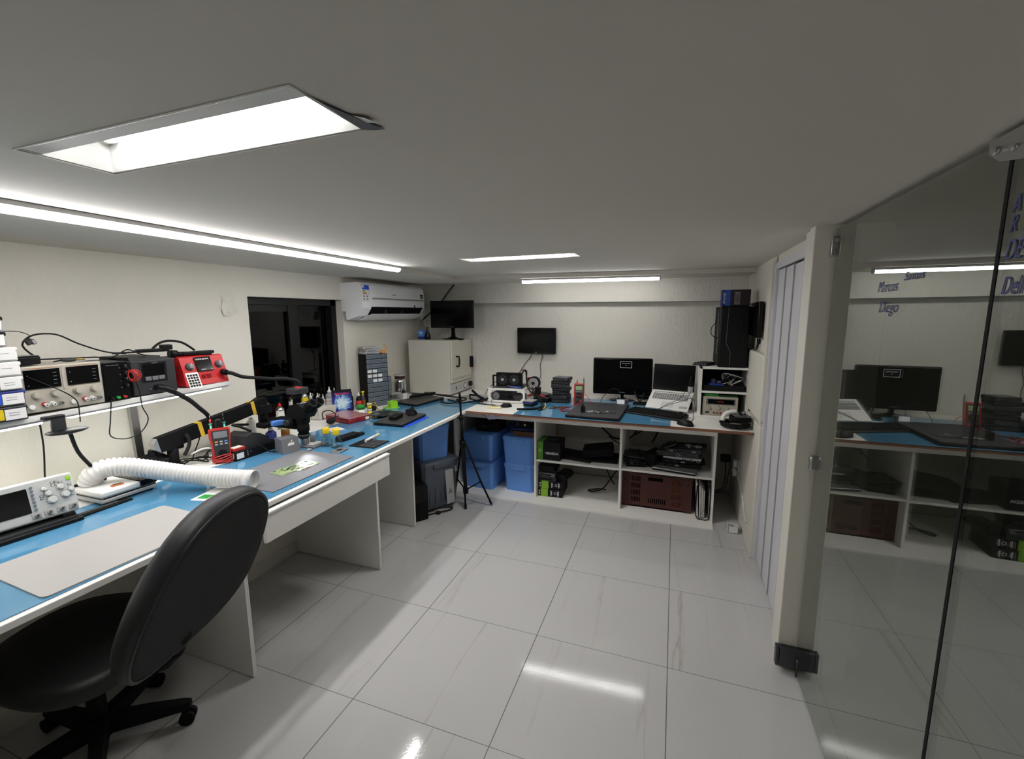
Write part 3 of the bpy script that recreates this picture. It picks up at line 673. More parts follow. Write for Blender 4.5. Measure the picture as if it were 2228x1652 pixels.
# white extractor box with hose
t = thing('fume_extractor', 'white and black flat box with a white corrugated hose rising from it', 'fume extractor', (-2.42, 1.228, Z), 90)
W, D = .225, .215
mb = MB(); mb.box((-W/2, -D/2, .010), (W/2, D/2, .026), 'lgrey', .004); mb.box((-W/2+.004, -D/2+.004, .024), (W/2-.004, D/2-.004, .036), 'black', .003); mb.build('base', t)
mb = MB(); mb.box((-W/2, -D/2, .034), (W/2-.07, D/2, .062), 'white', .008); mb.build('lid', t)
mb = MB(); mb.box((W/2-.072, -D/2, .034), (W/2, D/2, .062), 'blackg', .006); mb.build('dark_cover', t)
mb = MB()
for sx in (-1, 1):
    for sy in (-1, 1): mb.cyl((sx*.09, sy*.085, 0), (sx*.09, sy*.085, .011), .01, 'rubber')
mb.build('foot', t)
hp = [(-.06, .06, .063), (-.065, .055, .085), (-.055, .03, .118), (-.02, .0, .135), (.03, -.05, .128), (.09, -.14, .103), (.15, -.27, .076), (.205, -.41, .058), (.252, -.545, .0505)]
P = [Vector(p) for p in hp]; Q = []
for i in range(len(P)-1):
    p0, p1, p2, p3 = P[max(i-1, 0)], P[i], P[i+1], P[min(i+2, len(P)-1)]
    for k in range(20):
        u = k/20; Q.append(.5*((2*p1)+(-p0+p2)*u+(2*p0-5*p1+4*p2-p3)*u*u+(-p0+3*p1-3*p2+p3)*u**3))
Q.append(P[-1])
seg = [0]
for a, b in zip(Q, Q[1:]): seg.append(seg[-1]+(b-a).length)
tot = seg[-1]; nr = 44*4; pts = []; j = 0
for i in range(nr+1):
    s_ = tot*i/nr
    while j < len(seg)-2 and seg[j+1] < s_: j += 1
    f_ = (s_-seg[j])/max(1e-6, seg[j+1]-seg[j]); pts.append(Q[j].lerp(Q[j+1], f_))
mb = MB(); rad = [.0435 if (i % 4) in (0, 1) else .0345 for i in range(nr+1)]
mb.tube(pts, .04, 'hose', 24, False, radii=rad)
hz = mb.build('hose', t)
d_ = (pts[-1]-pts[-4]).normalized()
mb = MB(); mb.lathe([(.036, -.02), (.043, -.02), (.0445, .022), (.040, .022), (.038, -.01), (.001, -.012)], pts[-1], 'hose', 24, d_); mb.build('hose_collar', hz)
mb = MB(); mb.box((-.022, -.009, 0), (.022, .009, .006), 'copper', .001); mb.box((-.015, -.006, .006), (.015, .006, .0075), 'wood')
solo('chip_module', mb, 'small brown chip lying on the white fume extractor', 'chip', (-2.355, 1.20, Z+.0625), 80)
mb = MB(); mb.box((-.045, -.011, 0), (.045, .011, .018), 'black', .005); mb.box((.005, -.008, .018), (.02, .008, .034), 'black', .003); mb.box((-.085, -.006, .002), (-.045, .006, .012), 'blackm', .003)
solo('plug', mb, 'black connector block on the back of the white fume extractor', 'plug', (-2.495, 1.185, Z+.0625), 80)
mb = MB(); mb.box((-.045, -.03, 0), (.045, .03, .082), 'white', .001); mb.box((-.0455, -.0305, .03), (-.02, .0305, .082), 'green'); mb.box((-.0456, -.0306, .012), (-.015, .0306, .028), 'green')
solo('small_carton', mb, 'green and white carton standing behind the corrugated hose', 'carton', (-2.615, 1.29, Z), 75)

# mats
mb = MB(); mb.prism([(sx*.272-sx*.02+.02*math.cos(R(a)), sy*.19-sy*.02+.02*math.sin(R(a))) for sx, sy, a0 in ((1, 1, 0), (-1, 1, 90), (-1, -1, 180), (1, -1, 270)) for a in range(a0, a0+91, 15)], 0, .005, 'mat2') 
solo('desk_mat', mb, 'off-white rectangular mat on the blue glass beside the swivel chair', 'mat', (-1.890, .932, Z), 88)
mb = MB(); mb.prism([(-.28, -.195), (.28, -.195), (.28, .195), (-.28, .195)], 0, .004, 'matgrey')
solo('work_mat', mb, 'large dark grey mat under the green circuit board', 'mat', (-1.932, 1.762, Z), 90)
mb = MB(); mb.box((-.10, -.145, 0), (.10, .145, .0012), 'paper'); mb.box((-.085, -.125, .0012), (-.035, -.08, .0016), 'green')
for k in range(8): mb.box((-.08, -.05+k*.022, .0012), (.05+.02*((k*7) % 3), -.048+k*.022, .0015), 'inkg')
solo('printed_sheet', mb, 'white printed sheet with a green patch half under the hose', 'paper', (-1.955, 1.455, Z), 12)
# circuit board
mb = MB()
pl = [(-.115, -.055), (-.10, -.055), (-.095, -.045), (-.03, -.047), (-.028, -.066), (.115, -.06), (.118, -.02), (.112, .055), (.06, .06), (.055, .05), (-.04, .05), (-.045, .062), (-.115, .05)]
mb.prism(pl, 0, .002, 'pcb')
t = solo('circuit_board', mb, 'green laptop circuit board lying on the dark grey mat', 'circuit board', (-1.905, 1.775, Z+.004), 84)
random.seed(5)
mb = MB()
for k in range(40):
    x, y = random.uniform(-.10, .09), random.uniform(-.045, .045); l_ = random.uniform(.01, .03); mb.box((x, y, .002), (x+l_, y+.0015, .0024), random.choice(['cream', 'gold', 'teal']))
for k in range(26):
    x, y = random.uniform(-.10, .10), random.uniform(-.04, .045); a, b = random.uniform(.003, .009), random.uniform(.003, .007)
    mb.box((x-a, y-b, .002), (x+a, y+b, .0035), random.choice(['black', 'steel', 'dgrey', 'gold']))
mb.box((-.11, -.02, .002), (.11, -.016, .0025), 'cream'); mb.box((-.02, .015, .002), (.02, .028, .005), 'steel'); mb.box((.0, -.064, .002), (.05, -.05, .0045), 'orange'); mb.box((.09, .03, .002), (.11, .045, .005), 'teal')
mb.build('components', t)
# metal plate, black tray, syringe
mb = MB(); mb.box((-.05, -.032, .004), (.05, .032, .009), 'alu', .001); mb.cyl((0, 0, .0091), (0, 0, .0094), .018, 'black'); mb.box((-.05, -.032, 0), (-.04, .032, .004), 'alu'); mb.box((.04, -.032, 0), (.05, .032, .004), 'alu'); mb.cyl((.05, .0, .005), (.10, .02, .005), .001, 'steel', seg=6)
solo('metal_plate', mb, 'small metal plate with a dark round hole in front of the flasks', 'plate', (-1.895, 2.105, Z), 95)
t = thing('parts_tray', 'flat black tray with small compartments near the bench edge', 'tray', (-1.82, 2.295, Z), 92)
mb = MB(); mb.box((-.085, -.095, 0), (.085, .095, .005), 'blackm', .002); mb.build('tray', t)
mb = MB()
for i in range(3):
    for j in range(3): mb.box((-.075+i*.052, -.085+j*.04, .005), (-.075+i*.052+.045, -.085+j*.04+.034, .007), 'dgrey', .001)
mb.build('compartments', t)
t = thing('syringe', 'white syringe with a yellow end lying on the black tray', 'syringe', (-1.86, 2.375, Z+.017), 97)
mb = MB(); mb.cyl((-.055, 0, 0), (.045, 0, 0), .0085, 'white', seg=14); mb.build('barrel', t)
mb = MB(); mb.cyl((-.075, 0, 0), (-.055, 0, 0), .004, 'white', seg=10); mb.cyl((-.078, 0, 0), (-.074, 0, 0), .010, 'white', seg=14); mb.box((-.058, -.014, -.003), (-.055, .014, .003), 'white'); mb.build('plunger', t)
mb = MB(); mb.cyl((.0445, 0, 0), (.085, 0, 0), .0088, 'cream', seg=14); mb.cyl((.085, 0, 0), (.12, 0, 0), .003, 'teal', r2=.001, seg=8); mb.build('tip', t)
mb = MB(); mb.box((-.075, -.03, 0), (.085, .03, .034), 'blackm', .008); mb.box((.085, -.02, .002), (.14, .02, .02), 'black', .006)
solo('tool_pouch', mb, 'black oblong pouch lying behind the flasks', 'pouch', (-2.03, 2.335, Z), 82)
# flasks
fl = None
for (x, y, lab) in ((-2.055, 2.175, 'conical glass flask with a yellow cap, the farther of the two'), (-1.972, 2.172, 'conical glass flask with a yellow cap, the one nearer the bench edge')):
    if fl is None:
        t = thing('flask', lab, 'flask', (x, y, Z), 0, 'glass flasks with yellow caps')
        mb = MB(); mb.lathe([(.001, .0), (.036, .0), (.040, .006), (.036, .022), (.020, .066), (.0175, .075), (.0175, .086)], (0, 0, 0), 'glass', 26, capend=False); mb.lathe([(.0155, .086), (.0155, .075), (.018, .066), (.034, .022), (.037, .007), (.001, .004)], (0, 0, 0), 'glass', 26, capend=False); mb.build('glass_body', t)
        mb = MB(); mb.lathe([(.021, .080), (.0215, .084), (.0215, .112), (.019, .116)], (0, 0, 0), 'yellow', 22); mb.build('cap', t, label='yellow cap')
        fl = t
    else:
        c = copy_tree(fl); c.location = (x, y, Z); c['label'] = lab

# soldering station
t = thing('soldering_station', 'black soldering station with a sloping iron holder in front of the window', 'soldering station', (-2.385, 1.885, Z), 90)
mb = MB(); mb.box((-.135, -.075, 0), (.145, .12, .055), 'blackm', .004); mb.build('base', t)
mb = MB(); mb.box((-.13, -.0755, .012), (-.085, -.0745, .045), 'paper'); mb.at(); mb.box((-.1355, -.06, .015), (-.1345, .03, .045), 'paper'); mb.build('paper_label', t)
mb = MB(); mb.cyl((-.04, -.0755, .035), (-.04, -.078, .035), .006, 'dgrey')
for i in range(3): mb.box((-.062, -.0762, .018+.011*i), (-.058, -.075, .022+.011*i), 'inkw')
mb.build('buttons', t)
mb = MB(); mb.prism([(-.06, .055), (.11, .055), (.11, .085), (.05, .118), (.0, .135), (-.045, .12)], -.055, .10, 'dgrey', axis='y'); hd = mb.build('iron_holder', t)
mb = MB(); mb.at((.032, -.008, .1245), ry=19)
mb.box((-.03, -.04, -.004), (.03, .04, .0015), 'black', .001)
for i in range(2):
    for j in range(3): mb.box((-.018+i*.025, -.028+j*.022, .0014), (-.006+i*.025, -.018+j*.022, .0022), 'inkw')
mb.build('key_panel', hd)
mb = MB(); mb.box((-.135, -.06, .055), (-.06, -.01, .072), 'redp', .002); mb.box((-.128, -.055, .072), (-.068, -.015, .0735), 'paper'); mb.build('tip_box', t)
mb = MB(); mb.tube([(.02, -.02, .135), (-.02, .02, .17), (-.05, .04, .185), (-.01, .06, .175), (.08, .08, .155)], .008, 'black'); mb.build('iron_cable', t)
mb = MB(); mb.tube([(-.03, -.08, .09), (.0, -.11, .06), (.04, -.14, .015), (.10, -.16, .004), (.17, -.16, .003), (.18, -.135, .003), (.10, -.12, .003), (.06, -.10, .003)], .003, 'rubber'); mb.tube([(.115, -.09, .002), (.155, -.10, .004), (.165, -.08, .01), (.14, -.075, .012)], .0035, 'rubber'); mb.sphere((.115, -.10, .012), .012, 'rubber')
tag(mb.build('cable', None, (-2.385, 1.885, Z), 90), 'thin black cable looping in front of the soldering station', 'cable')
# red multimeter
t = thing('multimeter', 'red and black multimeter with its probes upright in front of the soldering station', 'multimeter', (-2.345, 1.70, Z), 72)
t.rotation_euler = (Matrix.Rotation(R(62), 4, 'Z') @ Matrix.Rotation(R(-10), 4, 'X')).to_euler()
mb = MB(); mb.prism([(-.040, .01), (-.034, 0), (.034, 0), (.040, .01), (.044, .12), (.050, .150), (.050, .195), (.042, .205), (-.042, .205), (-.050, .195), (-.050, .150), (-.044, .12)], 0, .038, 'redp', axis='y'); mb.build('case', t)
mb = MB(); mb.prism([(-.034, .02), (.034, .02), (.037, .12), (.041, .15), (.041, .192), (-.041, .192), (-.041, .15), (-.037, .12)], -.006, .002, 'dgrey', axis='y'); mb.build('face', t)
mb = MB(); mb.box((-.033, -.008, .148), (.033, -.005, .184), 'keys', .002); mb.build('display', t)
mb = MB(); mb.cyl((-.0, -.006, .062), (-.0, -.016, .062), .021, 'black', seg=22); mb.box((-.003, -.018, .045), (.003, -.012, .08), 'black', .001); mb.build('dial', t)
for k in range(6):
    mb = MB(); mb.box((-.030+.023*(k % 3), -.009, .124-.014*(k//3)), (-.016+.023*(k % 3), -.005, .132-.014*(k//3)), ('orange', 'lgrey', 'skyb', 'lgrey', 'lgrey', 'lgrey')[k], .001); mb.build('button', t)
mb = MB(); mb.box((-.016, .01, .19), (.018, .036, .255), 'black', .008); mb.build('hanger', t)
for sx, c in ((-1, 'redp'), (1, 'black')):
    mb = MB(); x = sx*.034-(.004 if sx > 0 else 0); mb.cyl((x, .03, .15), (x, .03, .230), .0055, 'teal', seg=12); mb.cyl((x, .03, .230), (x, .03, .234), .010, 'teal', seg=12); mb.cyl((x, .03, .234), (x, .03, .258), .0048, c, seg=12); mb.cyl((x, .03, .258), (x, .03, .28), .001, 'steel', seg=6); mb.build('probe', t)
mb = MB()
for k in range(5): mb.tube([(.047*math.cos(R(a))*(1+.02*k), .018+.034*math.sin(R(a))*(1+.05*(k % 2)), .012+.0085*k+.006*math.sin(R(a*2+60*k))) for a in range(0, 361, 30)], .0035, 'redp', 8)
mb.build('wound_lead', t)

# box with fruit emblem
t = thing('tool_stand', 'grey box-shaped stand with a white fruit emblem under the microscope', 'stand', (-2.145, 1.985, Z), 72)
mb = MB(); mb.at(); mb.prism([(-.004, 0), (.10, 0), (.10, .088), (.018, .088)], -.052, .052, 'mgrey', axis='x'); mb.build('body', t)
def emblem(mb, sc, m):
    body = [(0, .36), (.10, .40), (.22, .41), (.33, .37), (.40, .30), (.33, .22), (.29, .11), (.30, -.01), (.36, -.10), (.44, -.15), (.38, -.29), (.29, -.42), (.19, -.49), (.10, -.48), (0, -.45), (-.10, -.48), (-.19, -.49), (-.29, -.42), (-.39, -.27), (-.45, -.08), (-.45, .10), (-.39, .27), (-.28, .38), (-.18, .41), (-.08, .39)]
    mb.prism([(a*sc, b*sc) for a, b in body], -.0008, 0, m, axis='y')
    mb.prism([(a*sc, b*sc) for a, b in ((.0, .45), (.01, .56), (.08, .67), (.19, .73), (.19, .62), (.12, .50))], -.0008, 0, m, axis='y')
mb = MB(); mb.at((.004, .0075, .042), rx=-11.5); emblem(mb, .050, 'white'); mb.build('emblem', t, label='white fruit emblem')
mb = MB(); mb.cyl((.0, 0, 0), (.0, 0, .018), .017, 'clear', seg=16); mb.cyl((0, 0, .001), (0, 0, .012), .014, 'lgrey', seg=16)
solo('small_jar', mb, 'tiny clear jar beside the grey stand with the fruit emblem', 'jar', (-2.075, 2.05, Z))
t = thing('pcb_holder', 'grey metal board holder beneath the microscope lens', 'board holder', (-2.13, 2.135, Z), 90)
mb = MB(); mb.box((-.05, -.055, 0), (.075, .06, .012), 'mgrey', .002); mb.box((-.03, -.03, .012), (.06, .045, .016), 'lgrey', .002); mb.build('plate', t)
mb = MB(); mb.box((-.04, .02, .016), (-.005, .05, .055), 'mgrey', .003); mb.box((.03, .02, .016), (.055, .05, .055), 'mgrey', .003); mb.build('jaws', t)
# arm and microscope
t = thing('boom_stand', 'black beam with yellow bands carrying the microscope', 'stand', (-2.55, 1.57, Z))
A = Vector((.0, -.095, .145)); B_ = Vector((.05, .565, .268))
mb = MB(); dv = (B_-A); L_ = dv.length; yaw_ = math.degrees(math.atan2(dv.y, dv.x)); pit_ = -math.degrees(math.asin(dv.z/L_))
mb.at(A, rz=yaw_, ry=pit_); mb.prism([(0, -.022), (.02, -.044), (L_, -.046), (L_, .030), (.02, .038), (0, .018)], -.022, .022, 'blackm', axis='y'); mb.prism([(-.001, -.020), (-.001, .018), (.019, .037), (.019, -.042)], -.0235, .0235, 'alu', axis='y'); beam = mb.build('beam', t)
for f_ in (.34, .83):
    mb = MB(); mb.at(A, rz=yaw_, ry=pit_); mb.box((L_*f_, -.0232, -.047), (L_*f_+.022, .0232, .037), 'ytape'); mb.build('band', beam, label='yellow tape band')
mb = MB(); mb.cyl((0, 0, 0), (0, 0, .135), .026, 'blackm', seg=18); mb.cyl((0, 0, 0), (0, 0, .012), .05, 'blackm', seg=22); mb.box((-.024, -.03, .10), (.024, .05, .15), 'blackm', .008); mb.build('post', t)
mb = MB(); mb.cyl((.045, .545, .22), (.045, .545, .13), .024, 'blackm', seg=18); mb.box((.02, .50, .19), (.075, .59, .25), 'blackm', .006); mb.cyl((.075, .56, .255), (.079, .56, .255), .006, 'steel', seg=10); mb.build('joint', t)
mb = MB(); mb.box((.02, .50, .10), (.10, .60, .135), 'blackm', .008); mb.box((.08, .54, .105), (.33, .58, .132), 'blackm', .006); mb.build('lower_arm', t)
mb = MB(); mb.tube([(.06, .02, .07), (.055, .05, .11), (.05, .06, .15), (.04, .05, .18)], .009, 'rubber'); mb.build('cable_sleeve', t)
for nm, pts, r, m_ in (('cable', [(-2.50, 1.95, 1.10), (-2.48, 2.08, 1.17), (-2.40, 2.15, 1.20), (-2.27, 2.16, 1.225), (-2.20, 2.13, 1.235)], .0045, 'rubber'), ):
    mb = MB(); mb.tube(pts, r, m_); tag(mb.build('cable'), 'black cable running from the boom stand up to the microscope camera', 'cable')
t = thing('microscope', 'black stereo microscope with two eyepieces hanging over the bench', 'microscope', (-2.175, 2.115, Z+.055))
mb = MB(); mb.lathe([(.001, 0), (.026, 0), (.030, .004), (.030, .045), (.036, .048), (.036, .085), (.030, .09), (.040, .10), (.043, .125), (.038, .14)], (0, 0, 0), 'blackm', 26); mb.build('objective', t)
mb = MB(); mb.lathe([(.0305, .012), (.037, .012), (.037, .028), (.0305, .028)], (0, 0, 0), 'dgrey', 26, capend=False); mb.build('ring_lamp', t)
mb = MB(); mb.lathe([(.031, .0118), (.036, .0118)], (0, 0, 0), 'ringled', 26, capend=False); mb.build('ring_light', t)
mb = MB(); mb.prism([(-.065, .135), (.045, .135), (.075, .175), (.060, .205), (.01, .232), (-.05, .215), (-.075, .18)], -.052, .052, 'blackm', axis='y'); mb.build('head', t)
for sy in (-1, 1):
    mb = MB(); p0 = Vector((.045, sy*.030, .185)); dr_ = Vector((.80, 0, .60)); mb.cyl(p0, p0+dr_*.045, .021, 'blackm', seg=20); mb.cyl(p0+dr_*.045, p0+dr_*.095, .026, 'blackm', r2=.029, seg=22, caps=True); mb.cyl(p0+dr_*.0952, p0+dr_*.0956, .020, 'screen', seg=20); mb.build('eyepiece', t)
mb = MB(); mb.lathe([(.026, .20), (.026, .255), (.031, .258), (.031, .285)], (-.025, -.01, 0), 'blackm', 20); mb.build('camera_tube', t)
mb = MB(); mb.box((-.062, -.055, .285), (.015, .05, .322), 'dgrey', .004); mb.build('camera', t)
mb = MB(); mb.cyl((-.03, 0, .322), (-.03, 0, .327), .014, 'redp'); mb.box((-.02, -.02, .322), (.0, .02, .324), 'redp'); mb.build('camera_badge', t, label='red mark')
mb = MB(); mb.box((-.02, -.03, .2275), (.02, .02, .2295), 'paper'); mb.build('sticker', t)
mb = MB(); mb.box((-.09, -.06, .09), (-.03, .06, .135), 'blackm', .008); mb.cyl((-.055, -.085, .11), (-.055, -.055, .11), .018, 'dgrey', seg=16); mb.box((-.20, -.025, .085), (-.085, .025, .125), 'blackm', .006); mb.build('focus_bracket', t)
mb = MB(); mb.torus((-.055, -.10, .03), .026, .005, 'redp', (.6, 1, .2), 24, 8); mb.torus((-.05, -.095, .025), .018, .004, 'redp', (.3, 1, .4), 20, 8)
tag(mb.build('coiled_lead', None, (-2.175, 2.165, Z+.028)), 'small coil of red lead seen behind the microscope lens', 'lead')
mb = MB(); mb.box((-.045, -.02, 0), (.045, .02, .032), 'skyb', .006); mb.box((-.045, -.022, .012), (.03, -.018, .03), 'skyb', .003)
solo('clamp', mb, 'light blue plastic clamp left of the microscope head', 'clamp', (-2.325, 2.07, Z+.137), 70)
lamp_d = bpy.data.lights.new('scope_lamp', 'SPOT'); lamp_d.energy = 5; lamp_d.spot_size = R(34); lamp_d.spot_blend = .6; lamp_d.shadow_soft_size = .02
lamp_o = bpy.data.objects.new('scope_lamp', lamp_d); COL.objects.link(lamp_o); lamp_o.parent = t
lamp_o.location = (.045, -.045, .02); lamp_o.rotation_euler = Vector((.33, -.27, -.075)).to_track_quat('-Z', 'Y').to_euler()
# base and cables behind the first post
mb = MB(); mb.sphere((0, 0, .05), .07, 'blackm', (1, .7, .7)); mb.box((-.05, -.045, 0), (.07, .045, .07), 'blackm', .012); mb.cyl((-.06, -.02, .05), (-.085, -.02, .05), .022, 'blackm', seg=10); mb.box((-.02, -.03, .06), (.02, .03, .115), 'black', .01)
solo('star_knob_clamp', mb, 'black clamp with a star knob behind the boom stand post', 'clamp', (-2.60, 1.50, Z), 60)
mb = MB(); random.seed(11)
for k in range(4): mb.tube([(-2.52+random.uniform(-.05, .07), 1.60+.035*j+random.uniform(-.03, .03), Z+.005+random.uniform(0, .03)) for j in range(7)], .0035, 'rubber')
tag(mb.build('cable_tangle'), 'tangle of thin black cables behind the corrugated hose', 'cables')
mb = MB(); mb.tube([(-2.50, 1.63, Z+.06), (-2.46, 1.68, Z+.085), (-2.42, 1.72, Z+.07), (-2.39, 1.71, Z+.03), (-2.37, 1.66, Z+.006)], .005, 'white'); tag(mb.build('cable'), 'white cable curving out behind the corrugated hose', 'cable')
mb = MB(); mb.box((-.07, -.02, 0), (.07, .02, .006), 'white', .003); mb.cyl((.07, 0, .012), (.085, 0, .012), .012, 'white'); mb.tube([(-.07, 0, .004), (-.13, .02, .004), (-.2, .0, .004)], .003, 'white')
solo('power_strip', mb, 'white cable end lying in front of the tangled cables', 'cable', (-2.36, 1.68, Z), 78)
mb = MB(); mb.tube([(-2.52, 1.70, 1.05), (-2.55, 1.72, .98), (-2.56, 1.70, .92), (-2.54, 1.66, .87)], .003, 'rubber'); tag(mb.build('cable'), 'thin black cable hanging under the boom stand', 'cable')
mb = MB(); mb.box((-.012, 0, -.02), (.012, .01, .02), 'white', .004); mb.cyl((0, 0, .012), (0, -.004, .012), .003, 'steel', seg=8)
solo('wall_outlet', mb, 'small white outlet plate on the left wall under the shelf', 'outlet', (-2.695, 1.78, 1.20), 90)
# small flat bits behind the white extractor
mb = MB(); mb.box((-.11, -.018, 0), (.11, .018, .009), 'blackm', .003); mb.box((-.1, -.010, .009), (.06, .012, .012), 'dgrey')
solo('flat_part', mb, 'flat black strip lying in front of the white fume extractor', 'part', (-2.288, 1.10, Z), 92)
# ------------------------------------------------------------------ far end of the left workbench
ZB = BZ+.003
# bottles on the window sill
sill = WZ0+.003
def squeeze(lab, x, y, z, r, h, body, nozzle, print_=True, loop=True):
    t = thing('squeeze_bottle', lab, 'bottle', (x, y, z), 20, 'bottles along the window')
    mb = MB(); mb.lathe([(r*.9, 0), (r, .006), (r, h*.58), (r*.85, h*.66), (r*.45, h*.70), (r*.45, h*.73)], (0, 0, 0), body, 18); mb.build('bottle_body', t)
    mb = MB(); mb.lathe([(r*.5, h*.72), (r*.5, h*.80), (r*.22, h*.86), (r*.12, h)], (0, 0, 0), nozzle, 14)
    if loop: mb.torus((r*.45, 0, h*.88), r*.38, .002, nozzle, (0, 1, 0), 16, 6)
    mb.build('nozzle', t)
    if print_:
        mb = MB(); mb.lathe([(r*1.01, h*.14), (r*1.01, h*.48)], (0, 0, 0), 'paper', 18, capend=False); mb.lathe([(r*1.015, h*.34), (r*1.015, h*.37)], (0, 0, 0), 'inkr', 18, capend=False); mb.build('paper_label', t)
squeeze('white squeeze bottle with a looped cap behind the microscope camera', -2.77, 2.79, sill, .026, .165, 'white', 'white', False)
squeeze('white squeeze bottle with a looped cap left of the big labelled bottle', -2.77, 2.865, sill, .024, .15, 'white', 'white', False)
squeeze('small white bottle half hidden by the microscope eyepiece', -2.77, 2.925, sill, .018, .13, 'white', 'white', False, False)
squeeze('big translucent squeeze bottle with a red lined label on the window sill', -2.755, 2.985, sill, .033, .185, 'frost', 'white', True, False)
squeeze('translucent bottle with a white flip cap beside the book', -2.765, 3.055, sill, .022, .165, 'frost', 'white', False, False)
def can(lab, x, y, z, r, h, c, capc, lc=None):
    t = thing('spray_can', lab, 'spray can', (x, y, z), 0, 'bottles along the window')
    mb = MB(); mb.lathe([(r, 0), (r, h*.74), (r*.95, h*.76), (r*.55, h*.86)], (0, 0, 0), c, 18); 
    if lc: mb.lathe([(r*1.01, h*.2), (r*1.01, h*.7)], (0, 0, 0), lc, 18, capend=False)
    mb.build('can_body', t)
    mb = MB(); mb.lathe([(r*.42, h*.85), (r*.42, h*.93), (r*.25, h*.95), (r*.2, h)], (0, 0, 0), capc, 12); mb.build('nozzle', t)
can('spray can with a red nozzle and white label left of the microscope camera tube', -2.76, 2.60, sill, .030, .19, 'steel', 'red', 'paper')
can('spray can with a yellow label and white nozzle behind the microscope', -2.76, 2.715, sill, .028, .205, 'steel', 'white', 'yellow')
can('low spray can with a red nozzle behind the boom stand', -2.70, 2.42, ZB, .028, .19, 'steel', 'red', 'paper')
squeeze('white flat bottle standing behind the boom stand joint', -2.63, 2.12, ZB, .03, .20, 'white', 'white', False, False)
mb = MB(); mb.lathe([(.033, 0), (.033, .05), (.02, .06), (.014, .07)], (0, 0, 0), 'navy', 16); mb.lathe([(.015, .07), (.015, .085)], (0, 0, 0), 'white', 12)
solo('blue_jar', mb, 'small blue jar under the boom stand joint', 'jar', (-2.50, 2.155, ZB+.0))
mb = MB(); mb.lathe([(.028, 0), (.028, .055), (.02, .06)], (0, 0, 0), 'amber', 16); mb.lathe([(.024, .06), (.024, .075)], (0, 0, 0), 'cream', 14)
solo('amber_jar', mb, 'amber jar beside the small blue jar under the boom stand joint', 'jar', (-2.46, 2.235, ZB))
mb = MB(); mb.box((-.15, -.04, 0), (.06, .04, .09), 'plain', .004)
solo('plaster_block', mb, 'low cream block below the bottles on the window sill', 'block', (-2.655, 2.86, ZB), 90)
mb = MB(); mb.at((0, 0, .02)); mb.sphere((0, 0, .01), .03, 'rubber', (1.3, .8, .8)); mb.tube([(.02, 0, .02), (.06, .02, .05), (.03, .05, .08), (-.03, .05, .075), (-.05, .02, .03)], .004, 'rubber'); mb.tube([(.01, 0, .02), (.06, .0, .035), (.10, .03, .02), (.14, .05, -.01)], .004, 'rubber')
solo('coiled_plug', mb, 'black plug with a coiled cord between the microscope and the red case', 'plug', (-2.42, 2.62, ZB), 80)
mb = MB(); mb.box((-.05, -.055, 0), (.05, .055, .0015), 'paper'); 
for k in range(4): mb.box((-.035, -.035+k*.02, .0015), (.03, -.03+k*.02, .0018), 'inkr')
solo('paper_note', mb, 'small printed note beside the red case', 'note', (-2.30, 2.52, ZB), 70)
# red case
t = thing('parts_case', 'dark red flat case with a clear lid on the blue glass', 'case', (-2.415, 2.80, ZB), 64.5)
t.rotation_euler[2] = R(77)
mb = MB(); mb.box((-.10, -.145, 0), (.10, .145, .032), 'dred', .006); mb.build('tray', t)
mb = MB(); mb.box((-.101, -.146, .033), (.101, .146, .046), pmat('clear_red_lid', '#a0666a', .15, var=.05), .006); mb.build('lid', t)
mb = MB(); mb.box((-.03, -.150, .018), (.0, -.144, .042), 'dred', .002); mb.build('latch', t)
mb = MB(); mb.box((.055, -.1465, .008), (.088, -.1455, .03), 'paper'); mb.build('sticker', t)
# book
t = thing('book', 'upright book with a blue and white splash cover beside the bottles', 'book', (-2.575, 2.935, ZB), 62)
t.rotation_euler = (Matrix.Rotation(R(50), 4, 'Z') @ Matrix.Rotation(R(-9), 4, 'X')).to_euler()
def splash():
    m, nt, out = newmat('splash_cover'); N = nt.nodes; L = nt.links
    b = N.new('ShaderNodeBsdfPrincipled'); b.inputs['Roughness'].default_value = .3
    tc = N.new('ShaderNodeTexCoord')
    n = N.new('ShaderNodeTexNoise'); n.inputs['Scale'].default_value = 55; n.inputs['Detail'].default_value = 5; n.inputs['Distortion'].default_value = 1.5
    L.new(tc.outputs['Object'], n.inputs['Vector'])
    g = N.new('ShaderNodeVectorMath'); g.operation = 'DISTANCE'; g.inputs[1].default_value = (.0, 0, .10); L.new(tc.outputs['Object'], g.inputs[0])
    mr = N.new('ShaderNodeMapRange'); mr.inputs[1].default_value = .01; mr.inputs[2].default_value = .10; mr.inputs[3].default_value = .38; mr.inputs[4].default_value = -.22; L.new(g.outputs['Value'], mr.inputs[0])
    ad = N.new('ShaderNodeMath'); L.new(n.outputs['Fac'], ad.inputs[0]); L.new(mr.outputs[0], ad.inputs[1])
    cr = N.new('ShaderNodeValToRGB'); E_ = cr.color_ramp.elements
    E_[0].position = .38; E_[0].color = hexc('#1d1750'); E_[1].position = .75; E_[1].color = hexc('#d8ecf2')
    e = E_.new(.5); e.color = hexc('#3340a8'); e = E_.new(.6); e.color = hexc('#7fb4d8')
    L.new(ad.outputs[0], cr.inputs[0]); L.new(cr.outputs[0], b.inputs['Base Color']); L.new(b.outputs[0], out.inputs[0]); return m
M['splash'] = splash()
mb = MB(); mb.box((-.074, 0, 0), (.074, .016, .205), 'paper'); mb.build('pages', t)
mb = MB(); mb.box((-.077, -.002, 0), (.077, 0, .21), 'splash'); mb.box((-.077, -.0021, .188), (.077, -.0019, .21), 'black'); mb.box((-.077, .016, 0), (.077, .018, .21), 'navy'); mb.box((-.079, -.002, 0), (-.077, .018, .21), 'navy'); mb.build('cover', t)
